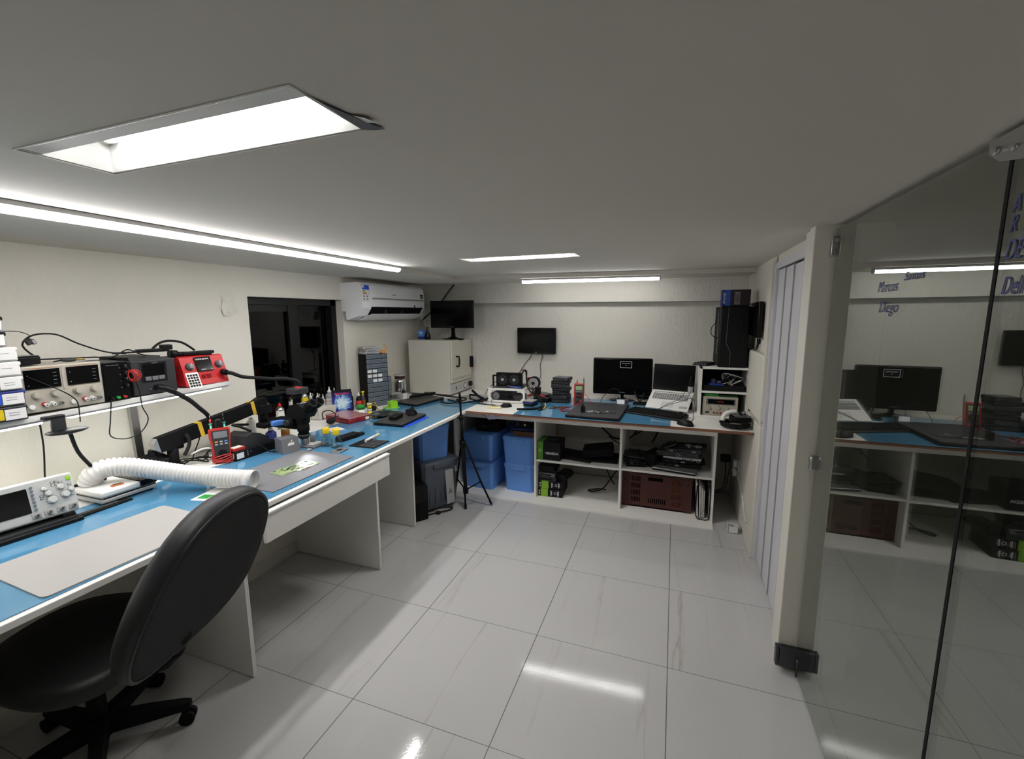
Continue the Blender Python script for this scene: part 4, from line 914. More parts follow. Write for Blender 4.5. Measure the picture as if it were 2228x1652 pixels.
text('lettering', 'Electronica I', .026, (.0, -.0025, .176), (90, 0, 0), 'inkr', t, .85, bold=.0006)
text('lettering', 'componentes', .014, (.0, -.0025, .028), (90, 0, 0), 'inkr', t, .85)
# jars
def jar(name, lab, x, y, r, h, body, lid, band=None):
    t = thing(name, lab, 'jar', (x, y, ZB))
    mb = MB(); mb.lathe([(r*.97, 0), (r, .004), (r, h*.66)], (0, 0, 0), body, 18)
    if band: mb.lathe([(r*1.01, .0), (r*1.01, h*.12)], (0, 0, 0), band, 18, capend=False)
    mb.build('jar_body', t)
    mb = MB(); mb.lathe([(r*1.06, h*.66), (r*1.06, h*.97), (r, h)], (0, 0, 0), lid, 20); mb.build('lid', t)
jar('paste_jar', 'white jar with a bright green lid in front of the book', -2.395, 2.935, .032, .092, 'white', 'green', 'green')
jar('flux_jar', 'small white and yellow jar with a white lid, lower of two stacked', -2.375, 3.02, .019, .045, 'yellow', 'white')
t = thing('flux_jar', 'small yellow and cream jar stacked on another beside the green lidded jar', 'jar', (-2.375, 3.02, ZB+.047)); mb = MB(); mb.lathe([(.019, 0), (.019, .03)], (0, 0, 0), 'yellow', 16); mb.build('jar_body', t); mb = MB(); mb.lathe([(.020, .03), (.020, .046), (.018, .048)], (0, 0, 0), 'cream', 16); mb.build('lid', t)
mb = MB(); mb.box((-.03, -.03, 0), (.03, .03, .04), 'white', .006); mb.box((-.022, -.02, .04), (.02, .02, .042), 'card')
solo('white_box', mb, 'small white box in front of the book and beside the green lidded jar', 'box', (-2.405, 2.875, ZB), 15)
for x, y, c, cap, h, lab, lb in ((-2.63, 3.10, 'black', 'black', .19, 'slim black bottle behind the book', None), (-2.60, 3.165, 'black', 'white', .155, 'black bottle with a red label and white nozzle beside the book', 'inkr'), (-2.60, 3.225, 'purple', 'yellow', .15, 'dark purple bottle with a yellow cap next to the drawer cabinet', 'amber')):
    t = thing('small_bottle', lab, 'bottle', (x, y, ZB)); mb = MB(); mb.lathe([(.021, 0), (.022, .004), (.022, h*.6), (.012, h*.70), (.011, h*.75)], (0, 0, 0), c, 16); mb.build('bottle_body', t)
    mb = MB(); mb.lathe([(.012, h*.74), (.012, h*.84), (.006, h*.88), (.003, h)] if cap != 'yellow' else [(.012, h*.74), (.006, h*.85), (.006, h*.9), (.013, h*.92), (.013, h)], (0, 0, 0), cap, 12); mb.build('cap', t)
    if lb: mb = MB(); mb.lathe([(.0225, h*.18), (.0225, h*.5)], (0, 0, 0), lb, 16, capend=False); mb.build('paper_label', t)
mb = MB()
for k in range(4): mb.tube([(-.03+.012*k, .0, .03), (.0, .02*k-.03, .05+.008*k), (.03, .015, .02), (.06, -.01*k, .004), (.085, -.02*k+.02, .004)], .003, 'ytape' if k % 2 else 'rubber')
mb.sphere((0, 0, .025), .028, 'rubber', (1, .8, .9))
solo('cable_bundle', mb, 'small bundle of black and yellow wires at the foot of the drawer cabinet', 'cables', (-2.42, 3.13, ZB), 20)
# drawer cabinet
t = thing('drawer_cabinet', 'tall black cabinet of small grey drawers by the left wall', 'drawer cabinet', (-2.525, 3.345, ZB), 66)
W, H, D = .215, .475, .135
mb = MB(); mb.box((-W/2, .006, 0), (W/2, D, H), 'blackm', .003); mb.box((-W/2, 0, 0), (-W/2+.006, .008, H), 'blackm'); mb.box((W/2-.006, 0, 0), (W/2, .008, H), 'blackm'); mb.build('case', t)
rows = [(2, 1, 1), (1, 2, 1), (1, 1, 2), (1, 1, 2), (1, 1, 1, 1), (1, 1, 1, 1), (1, 3), (1, 1, 2), (1, 1, 1, 1), (1, 1, 1, 1), (1, 3)]
lab = {(3, 0), (3, 1), (4, 0), (4, 1), (4, 2), (5, 1), (5, 2)}
rh = H/11; u = (W-.012)/4
for r_, row in enumerate(rows):
    x = -W/2+.006
    for c_, n in enumerate(row):
        x0, x1 = x+.0015, x+n*u-.0015; z0 = H-(r_+1)*rh+.003; z1 = z0+rh-.006
        mb = MB(); mb.box((x0, -.006, z0), (x1, .004, z1), 'cab', .002); mb.box((x0+.006, -.0066, z0+.007), (x1-.006, -.0058, z1-.010), pmat('drawer_recess', '#59636b', .5, var=0) if 'drec' not in M else M['drec'])
        if 'drec' not in M: M['drec'] = mb.mats[-1]
        if (r_, c_) in lab: mb.box((x0+.004, -.0075, z0+.004), (x1-.004, -.0064, z1-.006), 'paper')
        dd = mb.build('drawer', t); x += n*u
        mb = MB(); mb.box((x0+.004, -.010, z1-.007), (x1-.004, -.004, z1-.003), 'cab', .001); mb.build('pull_lip', dd)
t = thing('drawer_cabinet', 'short grey drawer cabinet beside the tall black one', 'drawer cabinet', (-2.53, 3.475, ZB), 66)
mb = MB(); mb.box((-.035, 0, 0), (.06, .12, .25), 'mgrey', .003); mb.build('case', t)
for k in range(6):
    mb = MB(); mb.box((-.033, -.005, .004+.041*k), (.058, .002, .040+.041*k), 'cab', .002); mb.build('drawer', t)
for k, (dx, a) in enumerate(((0, 0), (.004, 4), (-.006, -5))):
    t = thing('plastic_case', ('clear flat parts case, lowest of three stacked on the drawer cabinet', 'clear flat parts case, middle of three stacked on the drawer cabinet', 'clear flat parts case, topmost of three stacked on the drawer cabinet')[k], 'case', (-2.585+dx, 3.335+dx, ZB+.477+.022*k), 66+a, 'clear cases on the drawer cabinet')
    mb = MB(); mb.box((-.075, -.05, 0), (.07, .055, .0205), 'lgrey', .003); mb.build('case', t); mb = MB(); mb.box((-.06, -.0508, .006), (.02, -.0498, .010), 'dgrey'); mb.build('slot', t)
mb = MB(); mb.torus((0, 0, .05), .032, .0035, 'orange', (.3, 1, 0), 24, 8, -40, 200); mb.box((-.02, -.008, 0), (.02, .008, .03), 'orange', .004)
solo('orange_hook', mb, 'orange plastic hook on top of the drawer cabinet', 'hook', (-2.50, 3.415, ZB+.477), 60)
mb = MB(); mb.prism([(-.06, -.04), (.07, -.05), (.06, .045), (-.05, .04)], 0, .006, 'lime'); mb.prism([(-.005, .006), (.055, .006), (.06, .05), (.045, .062), (-.01, .05)], -.035, .035, 'lime', axis='y')
solo('phone_stand', mb, 'lime green plastic stand in front of the drawer cabinet', 'stand', (-2.37, 3.30, ZB), 60)
mb = MB(); random.seed(2)
for k in range(7):
    x, y, a = random.uniform(-.06, .06), random.uniform(-.10, .10), random.uniform(-30, 30)
    mb.at((x, y, .004*k), rz=a); mb.box((-.055, -.07, 0), (.055, .07, .004), random.choice(['pcbk', 'pcbk', 'dgrey', 'black'])); mb.box((-.02, -.03, .004), (.02, .03, .006), random.choice(['mgrey', 'steel', 'black']))
mb.at(); mb.tube([(.06, .08, .005), (.10, .09, .004), (.11, .05, .003)], .003, 'rubber')
solo('board_pile', mb, 'low pile of dark circuit boards in front of the lime green stand', 'circuit boards', (-2.235, 3.0, ZB), 25)
# jar with steel insert and boxes near the corner
t = thing('metal_jar', 'shiny metal canister with a dark rimmed open top near the oven', 'jar', (-2.53, 3.70, ZB+.055))
mb = MB(); mb.lathe([(.055, 0), (.058, .01), (.058, .085), (.052, .115), (.052, .145)], (0, 0, 0), 'chrome', 24); mb.build('jar_body', t)
mb = MB(); mb.lathe([(.050, .145), (.050, .175), (.061, .180), (.061, .186), (.05, .186)], (0, 0, 0), 'card', 24, mats=['wood', 'wood', 'lgrey', 'lgrey', 'lgrey']); mb.build('rim', t)
mb = MB(); mb.box((-.065, -.055, 0), (.065, .055, .053), 'white', .006); solo('white_tub', mb, 'white plastic tub carrying the shiny metal canister', 'tub', (-2.53, 3.70, ZB), 30)
mb = MB(); mb.box((-.055, -.05, 0), (.055, .05, .075), 'clear'); mb.box((-.05, -.045, .002), (.05, .045, .03), 'lgrey'); mb.box((-.057, -.052, .075), (.057, .052, .082), 'lgrey', .002)
solo('clear_box', mb, 'clear plastic box between the short drawer cabinet and the white tub', 'box', (-2.49, 3.555, ZB), 60)
# laptops on the left bench
def laptop_closed(lab, x, y, z, rz, w, d, h, m):
    t = thing('laptop', lab, 'laptop', (x, y, z), rz)
    mb = MB(); mb.box((-w/2, -d/2, .002), (w/2, d/2, h*.55), 'black', .004); mb.build('base', t)
    mb = MB(); mb.box((-w/2, -d/2, h*.58), (w/2, d/2, h), m, .004); mb.build('lid', t)
    return t
mb = MB(); mb.box((-.13, -.17, 0), (.13, .17, .004), 'bluebr', .001); solo('folder', mb, 'bright blue folder under the black laptop near the bench edge', 'folder', (-1.965, 2.905, ZB), 3)
t = laptop_closed('closed dark laptop with a power brick on its lid near the bench edge', -1.99, 2.90, ZB+.0045, 93, .37, .25, .022, 'gunmetal')
mb = MB(); mb.box((-.03, -.06, 0), (.03, .06, .03), 'black', .006); solo('power_brick', mb, 'black power brick lying on the closed dark laptop', 'power brick', (-2.0, 2.855, ZB+.028), 8)
mb = MB(); random.seed(8)
for k in range(9):
    a = random.uniform(0, 6.28); rr = random.uniform(.02, .055)
    mb.tube([(rr*math.cos(a), rr*math.sin(a)*.8, .008), (.3*rr*math.cos(a+1), .3*rr*math.sin(a+1), .035+.03*random.random()), (rr*math.cos(a+2.2), rr*math.sin(a+2.2)*.8, .02+.02*random.random()), (rr*math.cos(a+3.4), rr*math.sin(a+3.4)*.8, .008)], .006, 'rubber')
solo('cable_coil', mb, 'bunched black cable on the closed dark laptop', 'cable', (-1.955, 3.01, ZB+.027))
laptop_closed('closed grey laptop in front of the oven with a black rod on it', -2.26, 3.62, ZB, 80, .40, .27, .026, 'gunmetal')
mb = MB(); mb.at((0, 0, .014)); mb.cyl((-.14, 0, 0), (.14, 0, .004), .013, 'blackm', seg=12); mb.box((-.04, -.012, .004), (.10, .012, .016), 'black', .004)
solo('black_rod', mb, 'black rod-shaped tool lying across the closed grey laptop', 'tool', (-2.30, 3.74, ZB+.0265), 62)
mb = MB(); mb.box((-.11, -.03, 0), (.10, .03, .03), 'olive', .008); mb.box((.02, -.02, .03), (.10, .02, .042), 'olive', .004)
solo('green_case', mb, 'dark green tool lying in front of the oven', 'tool', (-2.39, 3.885, ZB), 15)
t = laptop_closed('closed silver laptop on the white worktop corner beside the oven', -1.86, 3.88, BZ+.0035, 62, .36, .245, .018, 'silver')
mb = MB(); mb.tube([(-2.22, 3.86, ZB+.03), (-2.10, 3.82, ZB+.03), (-1.95, 3.78, ZB+.036), (-1.84, 3.76, ZB+.034), (-1.83, 3.68, ZB+.028), (-1.93, 3.58, ZB+.012), (-2.04, 3.64, ZB+.010), (-2.07, 3.72, ZB+.010)], .0065, 'rubber', 8)
tag(mb.build('cable'), 'thick black cable looping beside the closed silver laptop', 'cable')
# oven
t = thing('lab_oven', 'beige laboratory oven with a black door handle in the corner', 'oven', (-2.345, 4.215, ZB), 0)
mb = MB(); mb.box((-.255, -.235, .012), (.222, .255, .565), pmat('oven_enamel', '#d0ccbf', .5, var=.03), .004); M['oven'] = mb.mats[0]
for sx in (-1, 1):
    for sy in (-1, 1): mb.cyl((sx*.2, sy*.2, 0), (sx*.2, sy*.2, .014), .015, 'rubber')
mb.build('body', t)
mb = MB(); mb.box((.222, -.225, .125), (.240, .25, .56), 'oven', .008); dr = mb.build('door', t)
mb = MB(); mb.tube([(.240, -.12, .395), (.272, -.12, .395), (.275, -.12, .37), (.275, -.12, .32), (.272, -.12, .295), (.240, -.12, .295)], .009, 'black', 8, False); mb.build('handle', dr, label='black handle')
mb = MB(); mb.box((.2395, -.21, .168), (.241, .24, .171), 'inkg'); mb.box((.2395, -.21, .155), (.241, .24, .158), 'inkg'); mb.build('trim_line', dr)
mb = MB(); mb.box((.222, -.235, .014), (.236, .25, .118), pmat('grey_panel', '#bcbbb9', .45, var=.02), .003); cp = mb.build('control_panel', t)
mb = MB(); mb.cyl((.236, .08, .066), (.239, .08, .066), .034, 'black', seg=22); mb.cyl((.239, .08, .066), (.2395, .08, .066), .027, 'paper', seg=22); mb.build('gauge', cp)
mb = MB(); mb.cyl((.236, .19, .07), (.262, .19, .07), .028, 'black', seg=14); mb.build('knob', cp)
for y in (-.13, -.08, -.03):
    mb = MB(); mb.box((.236, y-.008, .05), (.239, y+.008, .085), 'black' if y < -.1 else 'lgrey', .002); mb.build('switch', cp)
# things on the oven
zo = ZB+.5655
t = thing('spray_bottle', 'spray bottle half full of blue cleaner on top of the oven', 'spray bottle', (-2.54, 4.16, zo))
mb = MB(); mb.lathe([(.043, 0), (.048, .01), (.048, .09), (.045, .11), (.03, .15), (.016, .19), (.014, .21)], (0, 0, 0), 'clear', 20); mb.build('bottle_body', t)
mb = MB(); mb.lathe([(.040, .003), (.0455, .012), (.0455, .07), (.001, .07)], (0, 0, 0), pmat('blue_liquid', '#2637a8', .2, var=0), 20); mb.build('liquid', t)
mb = MB(); mb.lathe([(.0485, .03), (.0485, .095)], (0, 0, 0), 'skyb', 20, capend=False); mb.build('paper_label', t)
text('lettering', 'Veja', .026, (.012, -.050, .068), (90, 0, 12), 'inkw', t, bold=.001)
mb = MB(); mb.lathe([(.018, .21), (.018, .235)], (0, 0, 0), 'frost', 14); mb.box((-.05, -.012, .235), (.03, .012, .265), 'frost', .006); mb.prism([(-.045, .235), (-.03, .235), (-.045, .20), (-.055, .20)], -.006, .006, 'frost', axis='y'); mb.build('trigger', t)
mb = MB(); mb.lathe([(.03, 0), (.032, .01), (.030, .04), (.014, .085), (.010, .12), (.010, .13)], (0, 0, 0), 'blackg', 18)
solo('black_bottle', mb, 'small glossy black bottle beside the spray bottle on the oven', 'bottle', (-2.455, 4.13, zo))
def monitor(name, lab, loc, rz, w, h, zb, stand='oval', bez=.016, tilt=0, d=.045, rad=.006, parts=True):
    t = thing(name, lab, 'monitor', loc, rz)
    mb = MB(); mb.box((-w/2, -.012, zb), (w/2, .018, zb+h), 'blackg', rad); mb.box((-w*.32, .016, zb+h*.18), (w*.32, .018+d, zb+h*.8), 'black', .01); mb.build('housing', t)
    mb = MB(); mb.box((-w/2+bez, -.0132, zb+bez*1.7), (w/2-bez, -.0118, zb+h-bez), 'screen'); mb.build('screen', t)
    if stand == 'oval':
        mb = MB(); mb.prism([(-.022, zb+.02), (.022, zb+.02), (.016, zb-.03), (.022, .03), (.06, .012), (-.06, .012), (-.022, .03), (-.016, zb-.03)], .012, .034, 'blackg', axis='y'); mb.build('neck', t)
        mb = MB(); mb.lathe([(.12, 0), (.122, .004), (.10, .010), (.03, .014)], (0, 0, 0), 'blackg', 28); o = mb.build('foot', t); o.scale = (1, .72, 1); o.location = (0, .03, 0)
    return t
t = monitor('monitor', 'black monitor on an oval foot on top of the oven', (-2.198, 4.20, zo), 2, .492, .285, .118)
text('lettering', 'SAMSUNG', .011, (0, -.0126, .131), (90, 0, 0), 'inkg', t)
mb = MB(); mb.at((0, 0, 0)); mb.box((-.02, -.004, -.06), (.02, .004, .06), 'blackm', .003); mb.box((-.008, -.003, -.075), (.010, .003, -.06), 'orange', .002)
solo('hanging_pad', mb, 'small black pad hanging at the edge of the oven door', 'pad', (-2.085, 4.42, 1.165), 25)
mb = MB(); mb.tube([(-2.24, 4.35, SZ), (-2.30, 4.33, 1.92), (-2.37, 4.32, 1.83), (-2.45, 4.30, 1.74), (-2.55, 4.28, 1.66), (-2.60, 4.28, 1.62)], .009, 'dgrey'); tag(mb.build('cable'), 'dark cable hanging from the ceiling behind the oven monitor', 'cable')

# ------------------------------------------------------------------ air conditioner
t = thing('air_conditioner', 'white split air conditioner on the left wall beside the window', 'air conditioner', (-2.70, 3.63, 1.635), 90)
W = .99
prof = [(0, .075), (0, .315), (-.19, .318), (-.212, .295), (-.222, .20), (-.222, .115), (-.165, .08), (-.165, .03), (-.06, .0), (-.045, .005), (-.04, .07)]
prof2 = [(0, .075), (0, .315), (-.19, .318), (-.212, .295), (-.222, .20), (-.215, .10), (-.17, .035), (-.06, .0), (-.045, .005), (-.04, .07)]
mb = MB(); mb.prism(prof, -W/2+.12, W/2-.02, pmat('air_conditioner_white', '#f3f3f3', .4, var=.01), axis='x'); M['acw'] = mb.mats[0]; mb.prism(prof2, -W/2+.0, -W/2+.12, 'acw', axis='x'); mb.prism(prof2, W/2-.02, W/2, 'acw', axis='x'); bd = mb.build('body', t)
mb = MB(); mb.prism([(-.166, .081), (-.2215, .1155), (-.205, .100), (-.175, .055), (-.166, .04)], -W/2+.121, W/2-.021, 'blackm', axis='x'); mb.build('outlet', t)
mb = MB(); mb.prism([(-.226, .052), (-.215, .046), (-.15, .012), (-.08, -.004), (-.08, .002), (-.15, .019)], -W/2+.105, W/2-.02, 'acw', axis='x'); mb.build('louver', t)
for x in (-.16, .10):
    mb = MB(); mb.box((x, -.212, .05), (x+.012, -.17, .085), 'dgrey', .003); mb.build('vane', t)
mb = MB(); mb.box((-W/2+.13, -.2225, .186), (W/2-.008, -.212, .1905), 'inkg'); mb.box((-W/2+.13, -.223, .176), (W/2-.008, -.212, .186), 'lgrey'); mb.build('panel_gap', t)
mb = MB(); mb.box((W/2-.075, -.2215, .205), (W/2-.02, -.2155, .245), 'black'); mb.box((W/2-.071, -.2220, .212), (W/2-.024, -.2150, .235), 'keys'); mb.build('energy_badge', t)
mb = MB(); mb.cyl((W/2-.19, -.219, .125), (W/2-.19, -.222, .125), .012, 'black', seg=14); mb.box((W/2-.09, -.222, .117), (W/2-.065, -.217, .133), 'black', .002)
for k in range(4): mb.box((W/2-.165+.018*k, -.2215, .122), (W/2-.155+.018*k, -.217, .128), 'inkg')
mb.build('indicator', t)
text('lettering', 'CONSUL', .018, (-.04, -.2235, .222), (90, 0, 0), 'inkg', t)
mb = MB(); mb.at((-W/2+.058, -.2085, .220), rx=-5)
mb.box((-.052, -.012, -.065), (.045, -.006, .075), 'paper'); mb.box((-.050, -.0125, .035), (.042, -.0115, .072), 'bluebr'); mb.box((-.048, -.0128, .05), (-.025, -.0118, .070), 'paper')
for k, c in enumerate(('green', 'ytape', 'orange', 'redp')): mb.box((-.048, -.0125, .022-.008*k), (-.012+.006*k, -.0115, .028-.008*k), c)
for k in range(4): mb.box((-.046+.024*(k % 2)*1.8, -.0125, -.028-.025*(k//2)), (-.03+.024*(k % 2)*1.8, -.0115, -.015-.025*(k//2)), 'inkg')
mb.build('energy_sticker', t, label='energy rating sticker')

# ------------------------------------------------------------------ back wall and back worktop
ZW = BZ+.0005
t = monitor('wall_monitor', 'black monitor fixed to the back wall above the white computer frame', (-1.352, 4.455, 1.268), 0, .418, .268, 0, None, .014, d=.03)
text('lettering', 'AOC', .012, (0, -.0128, .013), (90, 0, 0), 'inkw', t)
for pts, lab in (([(-1.405, 4.47, 1.27), (-1.43, 4.48, 1.22), (-1.48, 4.48, 1.16), (-1.525, 4.47, 1.09), (-1.52, 4.40, 1.04)], 'thin cable from the wall monitor down to the white computer frame'), ([(-1.29, 4.47, 1.27), (-1.30, 4.48, 1.21), (-1.32, 4.485, 1.14), (-1.31, 4.48, 1.06), (-1.32, 4.47, 1.0), (-1.37, 4.44, .985), (-1.40, 4.36, .99), (-1.37, 4.28, .95), (-1.36, 4.26, .87)], 'thin cable from the wall monitor down to the hard drives')):
    mb = MB(); mb.tube(pts, .0032, 'rubber'); tag(mb.build('cable'), lab, 'cable')
# white open frame pc
t = thing('test_bench_pc', 'white open computer frame with a two-fan graphics card on top', 'computer', (-1.46, 3.84, ZW), 3)
def xrect(mb, x0, x1, z0, z1, y0, y1, th, m):
    mb.box((x0, y0, z0), (x1, y1, z0+th), m, .002); mb.box((x0, y0, z1-th), (x1, y1, z1), m, .002); mb.box((x0, y0, z0+th), (x0+th, y1, z1-th), m); mb.box((x1-th, y0, z0+th), (x1, y1, z1-th), m)
    c = .03
    for sx, xx in ((1, x0+th), (-1, x1-th)):
        for sz, zz in ((1, z0+th), (-1, z1-th)): mb.prism([(xx, zz), (xx+sx*c, zz), (xx, zz+sz*c)], y0, y1, m, axis='y')
mb = MB(); xrect(mb, -.18, .18, .004, .135, 0, .014, .018, 'white'); xrect(mb, -.18, .18, .004, .135, .36, .374, .018, 'white')
for x in (-.18, .162): mb.box((x, .012, .118), (x+.018, .362, .135), 'white'); mb.box((x, .012, .004), (x+.018, .362, .016), 'white')
mb.build('frame', t)
mb = MB(); mb.box((-.16, .03, .018), (.02, .30, .085), 'black', .004); mb.box((.06, .02, .02), (.155, .16, .075), 'dgrey', .004); mb.cyl((-.11, .02, .06), (-.11, .03, .06), .035, 'mgrey', seg=18); mb.box((-.05, .01, .02), (.08, .06, .04), 'blackm', .004); mb.build('power_unit', t)
mb = MB(); mb.box((-.15, .03, .136), (.15, .33, .140), 'pcbk'); mb.box((.02, .05, .140), (.13, .09, .152), 'bluebr', .002); mb.build('mainboard', t)
mb = MB(); mb.box((-.12, .06, .148), (.135, .10, .278), 'blackm', .006); gp = mb.build('graphics_card', t)
for x in (-.055, .06):
    mb = MB(); mb.cyl((x, .06, .213), (x, .057, .213), .052, 'black', seg=26)
    for k in range(9):
        a = R(40*k); b_ = a+.35
        mb.face([(x+.014*math.cos(a), .0565, .213+.014*math.sin(a)), (x+.047*math.cos(a), .0555, .213+.047*math.sin(a)), (x+.047*math.cos(b_), .0565, .213+.047*math.sin(b_)), (x+.014*math.cos(b_), .0565, .213+.014*math.sin(b_))], 'dgrey')
    mb.cyl((x, .057, .213), (x, .0535, .213), .014, 'lgrey', seg=16); mb.build('fan', gp)
mb = MB(); mb.tube([(.13, .08, .27), (.15, .10, .30), (.165, .12, .29), (.17, .10, .22), (.19, .06, .16), (.22, .04, .12), (.28, .02, .06)], .007, 'rubber'); mb.tube([(.10, .08, .275), (.13, .11, .305), (.155, .13, .28), (.165, .12, .20), (.20, .09, .15), (.26, .06, .10)], .005, 'wood'); mb.tube([(.0, .05, .16), (.05, .02, .155), (.11, .02, .145)], .002, 'lgrey'); mb.build('power_cable', t)
mb = MB(); mb.box((-.165, .08, .14), (-.15, .10, .25), 'blackm', .004); mb.box((-.165, .08, .238), (-.12, .10, .252), 'blackm', .004); mb.build('riser_bracket', t)
mb = MB(); mb.cyl((.20, .24, .16), (.20, .30, .16), .062, 'black', seg=24); mb.cyl((.20, .236, .16), (.20, .24, .16), .052, 'lgrey', seg=24); mb.cyl((.20, .232, .16), (.20, .236, .16), .016, 'black', seg=14); mb.box((.13, .25, .14), (.17, .30, .21), 'red', .004); mb.build('cooler', t)
# black strap tool left of frame
mb = MB(); mb.tube([(-.09, 0, .10), (-.03, -.02, .06), (.04, -.03, .02), (.07, -.02, .02)], .012, 'blackm', 8, False); mb.tube([(-.11, -.02, .06), (-.10, -.03, .025), (-.03, -.05, .012), (.05, -.07, .010)], .008, 'blackm', 8, False); mb.tube([(-.11, -.02, .06), (-.04, -.01, .055), (.03, .0, .03)], .008, 'blackm', 8, False)
solo('folding_stand', mb, 'black folded stand between the silver laptop and the white computer frame', 'stand', (-1.715, 3.83, BZ+.004))
mb = MB(); random.seed(21)
for k in range(3): mb.tube([(-1.80+.07*j+random.uniform(-.015, .015), 3.74-.012*j+random.uniform(-.02, .02), ZW+.004) for j in range(5)], .0025, 'rubber')
mb.tube([(-1.76, 4.0, ZW+.004), (-1.78, 4.15, ZW+.06), (-1.72, 4.25, ZW+.14), (-1.60, 4.20, ZW+.19)], .003, 'rubber')
tag(mb.build('cable_tangle'), 'thin black wires left of the white computer frame', 'cables')
def mouse(lab, loc, rz, sc=1):
    t = thing('computer_mouse', lab, 'computer mouse', loc, rz)
    mb = MB(); n = 18; rows = []
    for j in range(7):
        f_ = j/6; row = []
        for i in range(n):
            a = 2*math.pi*i/n; k_ = math.cos(f_*math.pi/2)**.55 if j < 6 else 0
            y_ = math.sin(a)*.056*k_; x_ = math.cos(a)*.032*k_*(1-.12*math.sin(a))
            row.append(mb.v((x_*sc, y_*sc+(.006*f_), (.036*math.sin(f_*math.pi/2)-.0*abs(y_))*sc)))
        rows.append(row)
    for a, b in zip(rows, rows[1:]):
        for i in range(n): mb.face([a[i], a[(i+1) % n], b[(i+1) % n], b[i]], 'black', True)
    mb.face(rows[0][::-1], 'black'); mb.build('shell', t)
    mb = MB(); mb.cyl((-.004, -.02, .031), (.004, -.02, .031), .007, 'dgrey', seg=14); mb.build('wheel', t)
    return t
mouse('black computer mouse beside the yellowish bar on the white worktop', (-1.395, 3.665, ZW), -60, .95)
mb = MB(); mb.tube([(-1.43, 3.68, ZW+.012), (-1.50, 3.66, ZW+.004), (-1.55, 3.70, ZW+.02), (-1.57, 3.76, ZW+.05), (-1.56, 3.82, ZW+.06)], .002, 'rubber'); tag(mb.build('cable'), 'thin mouse cord running into the white computer frame', 'cable')
mb = MB(); mb.box((-.062, -.018, 0), (.062, .018, .018), 'cream', .006); mb.box((-.05, .008, .018), (.0, .018, .0185), 'card'); solo('cream_bar', mb, 'pale yellow bar lying on the white worktop', 'bar', (-1.47, 3.575, ZW), -4)
# drives and odds in the middle
def drive(lab, x, y, z, rz, w, d, h, m='black'):
    t = thing('disk_drive', lab, 'drive', (x, y, z), rz, 'drives stacked on the back worktop')
    mb = MB(); mb.box((-w/2, -d/2, 0), (w/2, d/2, h), m, .003); mb.build('case', t)
    mb = MB(); mb.box((-w/2+.012, -d/2-.002, h*.3), (w/2-.03, -d/2, h*.7), 'dgrey'); mb.cyl((w/2-.015, -d/2, h*.5), (w/2-.015, -d/2-.002, h*.5), .003, 'lgrey', seg=8); mb.box((-w/2+.01, -d/2+.01, h), (w/2-.02, d/2-.02, h+.0012), 'mgrey'); mb.build('faceplate', t)
zz = ZW
for k, (w, d, h, a, dx, m, nm) in enumerate(((.17, .16, .042, 4, .0, 'black', 'bottom'), (.16, .15, .030, -6, -.004, 'dgrey', 'second from the bottom'), (.155, .15, .036, 8, .002, 'black', 'third from the bottom'), (.15, .14, .028, -4, .006, 'black', 'fourth from the bottom'), (.17, .15, .034, 10, -.006, 'dgrey', 'fifth from the bottom'), (.165, .14, .030, 2, .0, 'black', 'second from the top'), (.15, .13, .030, -8, .012, 'dgrey', 'topmost'))):
    drive('dark drive, %s of the tall stack left of the red multimeter' % nm, -.985+dx, 4.06, zz, a, w, d, h, m); zz += h+.0015
drive('black optical drive lying left of the tall drive stack', -1.145, 4.04, ZW, -12, .15, .17, .04); drive('dark drive propped on the optical drive left of the tall stack', -1.16, 4.08, ZW+.042, -30, .16, .12, .025, 'dgrey')
mb = MB(); mb.box((-.045, -.06, 0), (.045, .06, .022), 'black', .003); mb.box((-.05, -.062, .024), (.05, .062, .044), 'navy', .003); mb.box((-.048, -.06, .044), (.048, .06, .050), 'lgrey', .002)
solo('hard_disk', mb, 'small blue and white drive on a black box right of the white computer frame', 'drive', (-1.205, 3.79, ZW), -8)
mb = MB(); mb.tube([(-1.26, 3.58, ZW+.008), (-1.20, 3.585, ZW+.010), (-1.13, 3.61, ZW+.014), (-1.09, 3.66, ZW+.012), (-1.08, 3.72, ZW+.016)], .010, 'blackm', 8); tag(mb.build('strap'), 'black strap shaped cable lying on the blue glass', 'cable')
mb = MB(); mb.tube([(-1.10, 3.80, ZW+.03), (-1.07, 3.74, ZW+.02), (-1.055, 3.68, ZW+.01), (-1.06, 3.62, ZW+.008)], .007, 'rubber'); mb.tube([(-1.07, 3.80, ZW+.03), (-1.045, 3.72, ZW+.02), (-1.04, 3.65, ZW+.012)], .005, 'ytape'); mb.sphere((-1.062, 3.60, ZW+.012), .016, 'rubber'); mb.tube([(-1.24, 3.98, ZW+.10), (-1.18, 3.93, ZW+.06), (-1.12, 3.86, ZW+.03)], .012, 'rubber')
tag(mb.build('power_leads'), 'black and yellow power leads spilling onto the blue glass', 'cables')
mb = MB(); mb.tube([(-1.26, 4.02, ZW+.12), (-1.22, 3.98, ZW+.08), (-1.16, 3.92, ZW+.06), (-1.10, 3.90, ZW+.05)], .011, 'rubber'); mb.tube([(-1.28, 3.95, ZW+.06), (-1.20, 3.96, ZW+.08), (-1.12, 3.97, ZW+.05)], .009, 'red'); mb.box((-1.215, 3.95, ZW+.07), (-1.165, 4.0, ZW+.145), 'blackm', .005)
tag(mb.build('cable_tangle'), 'thick tangle of black and red cables between the white frame and the drives', 'cables')
mb = MB(); mb.prism([(-.075, -.05), (.06, -.055), (.075, .05), (-.05, .055)], 0, .003, 'pcbk'); random.seed(4)
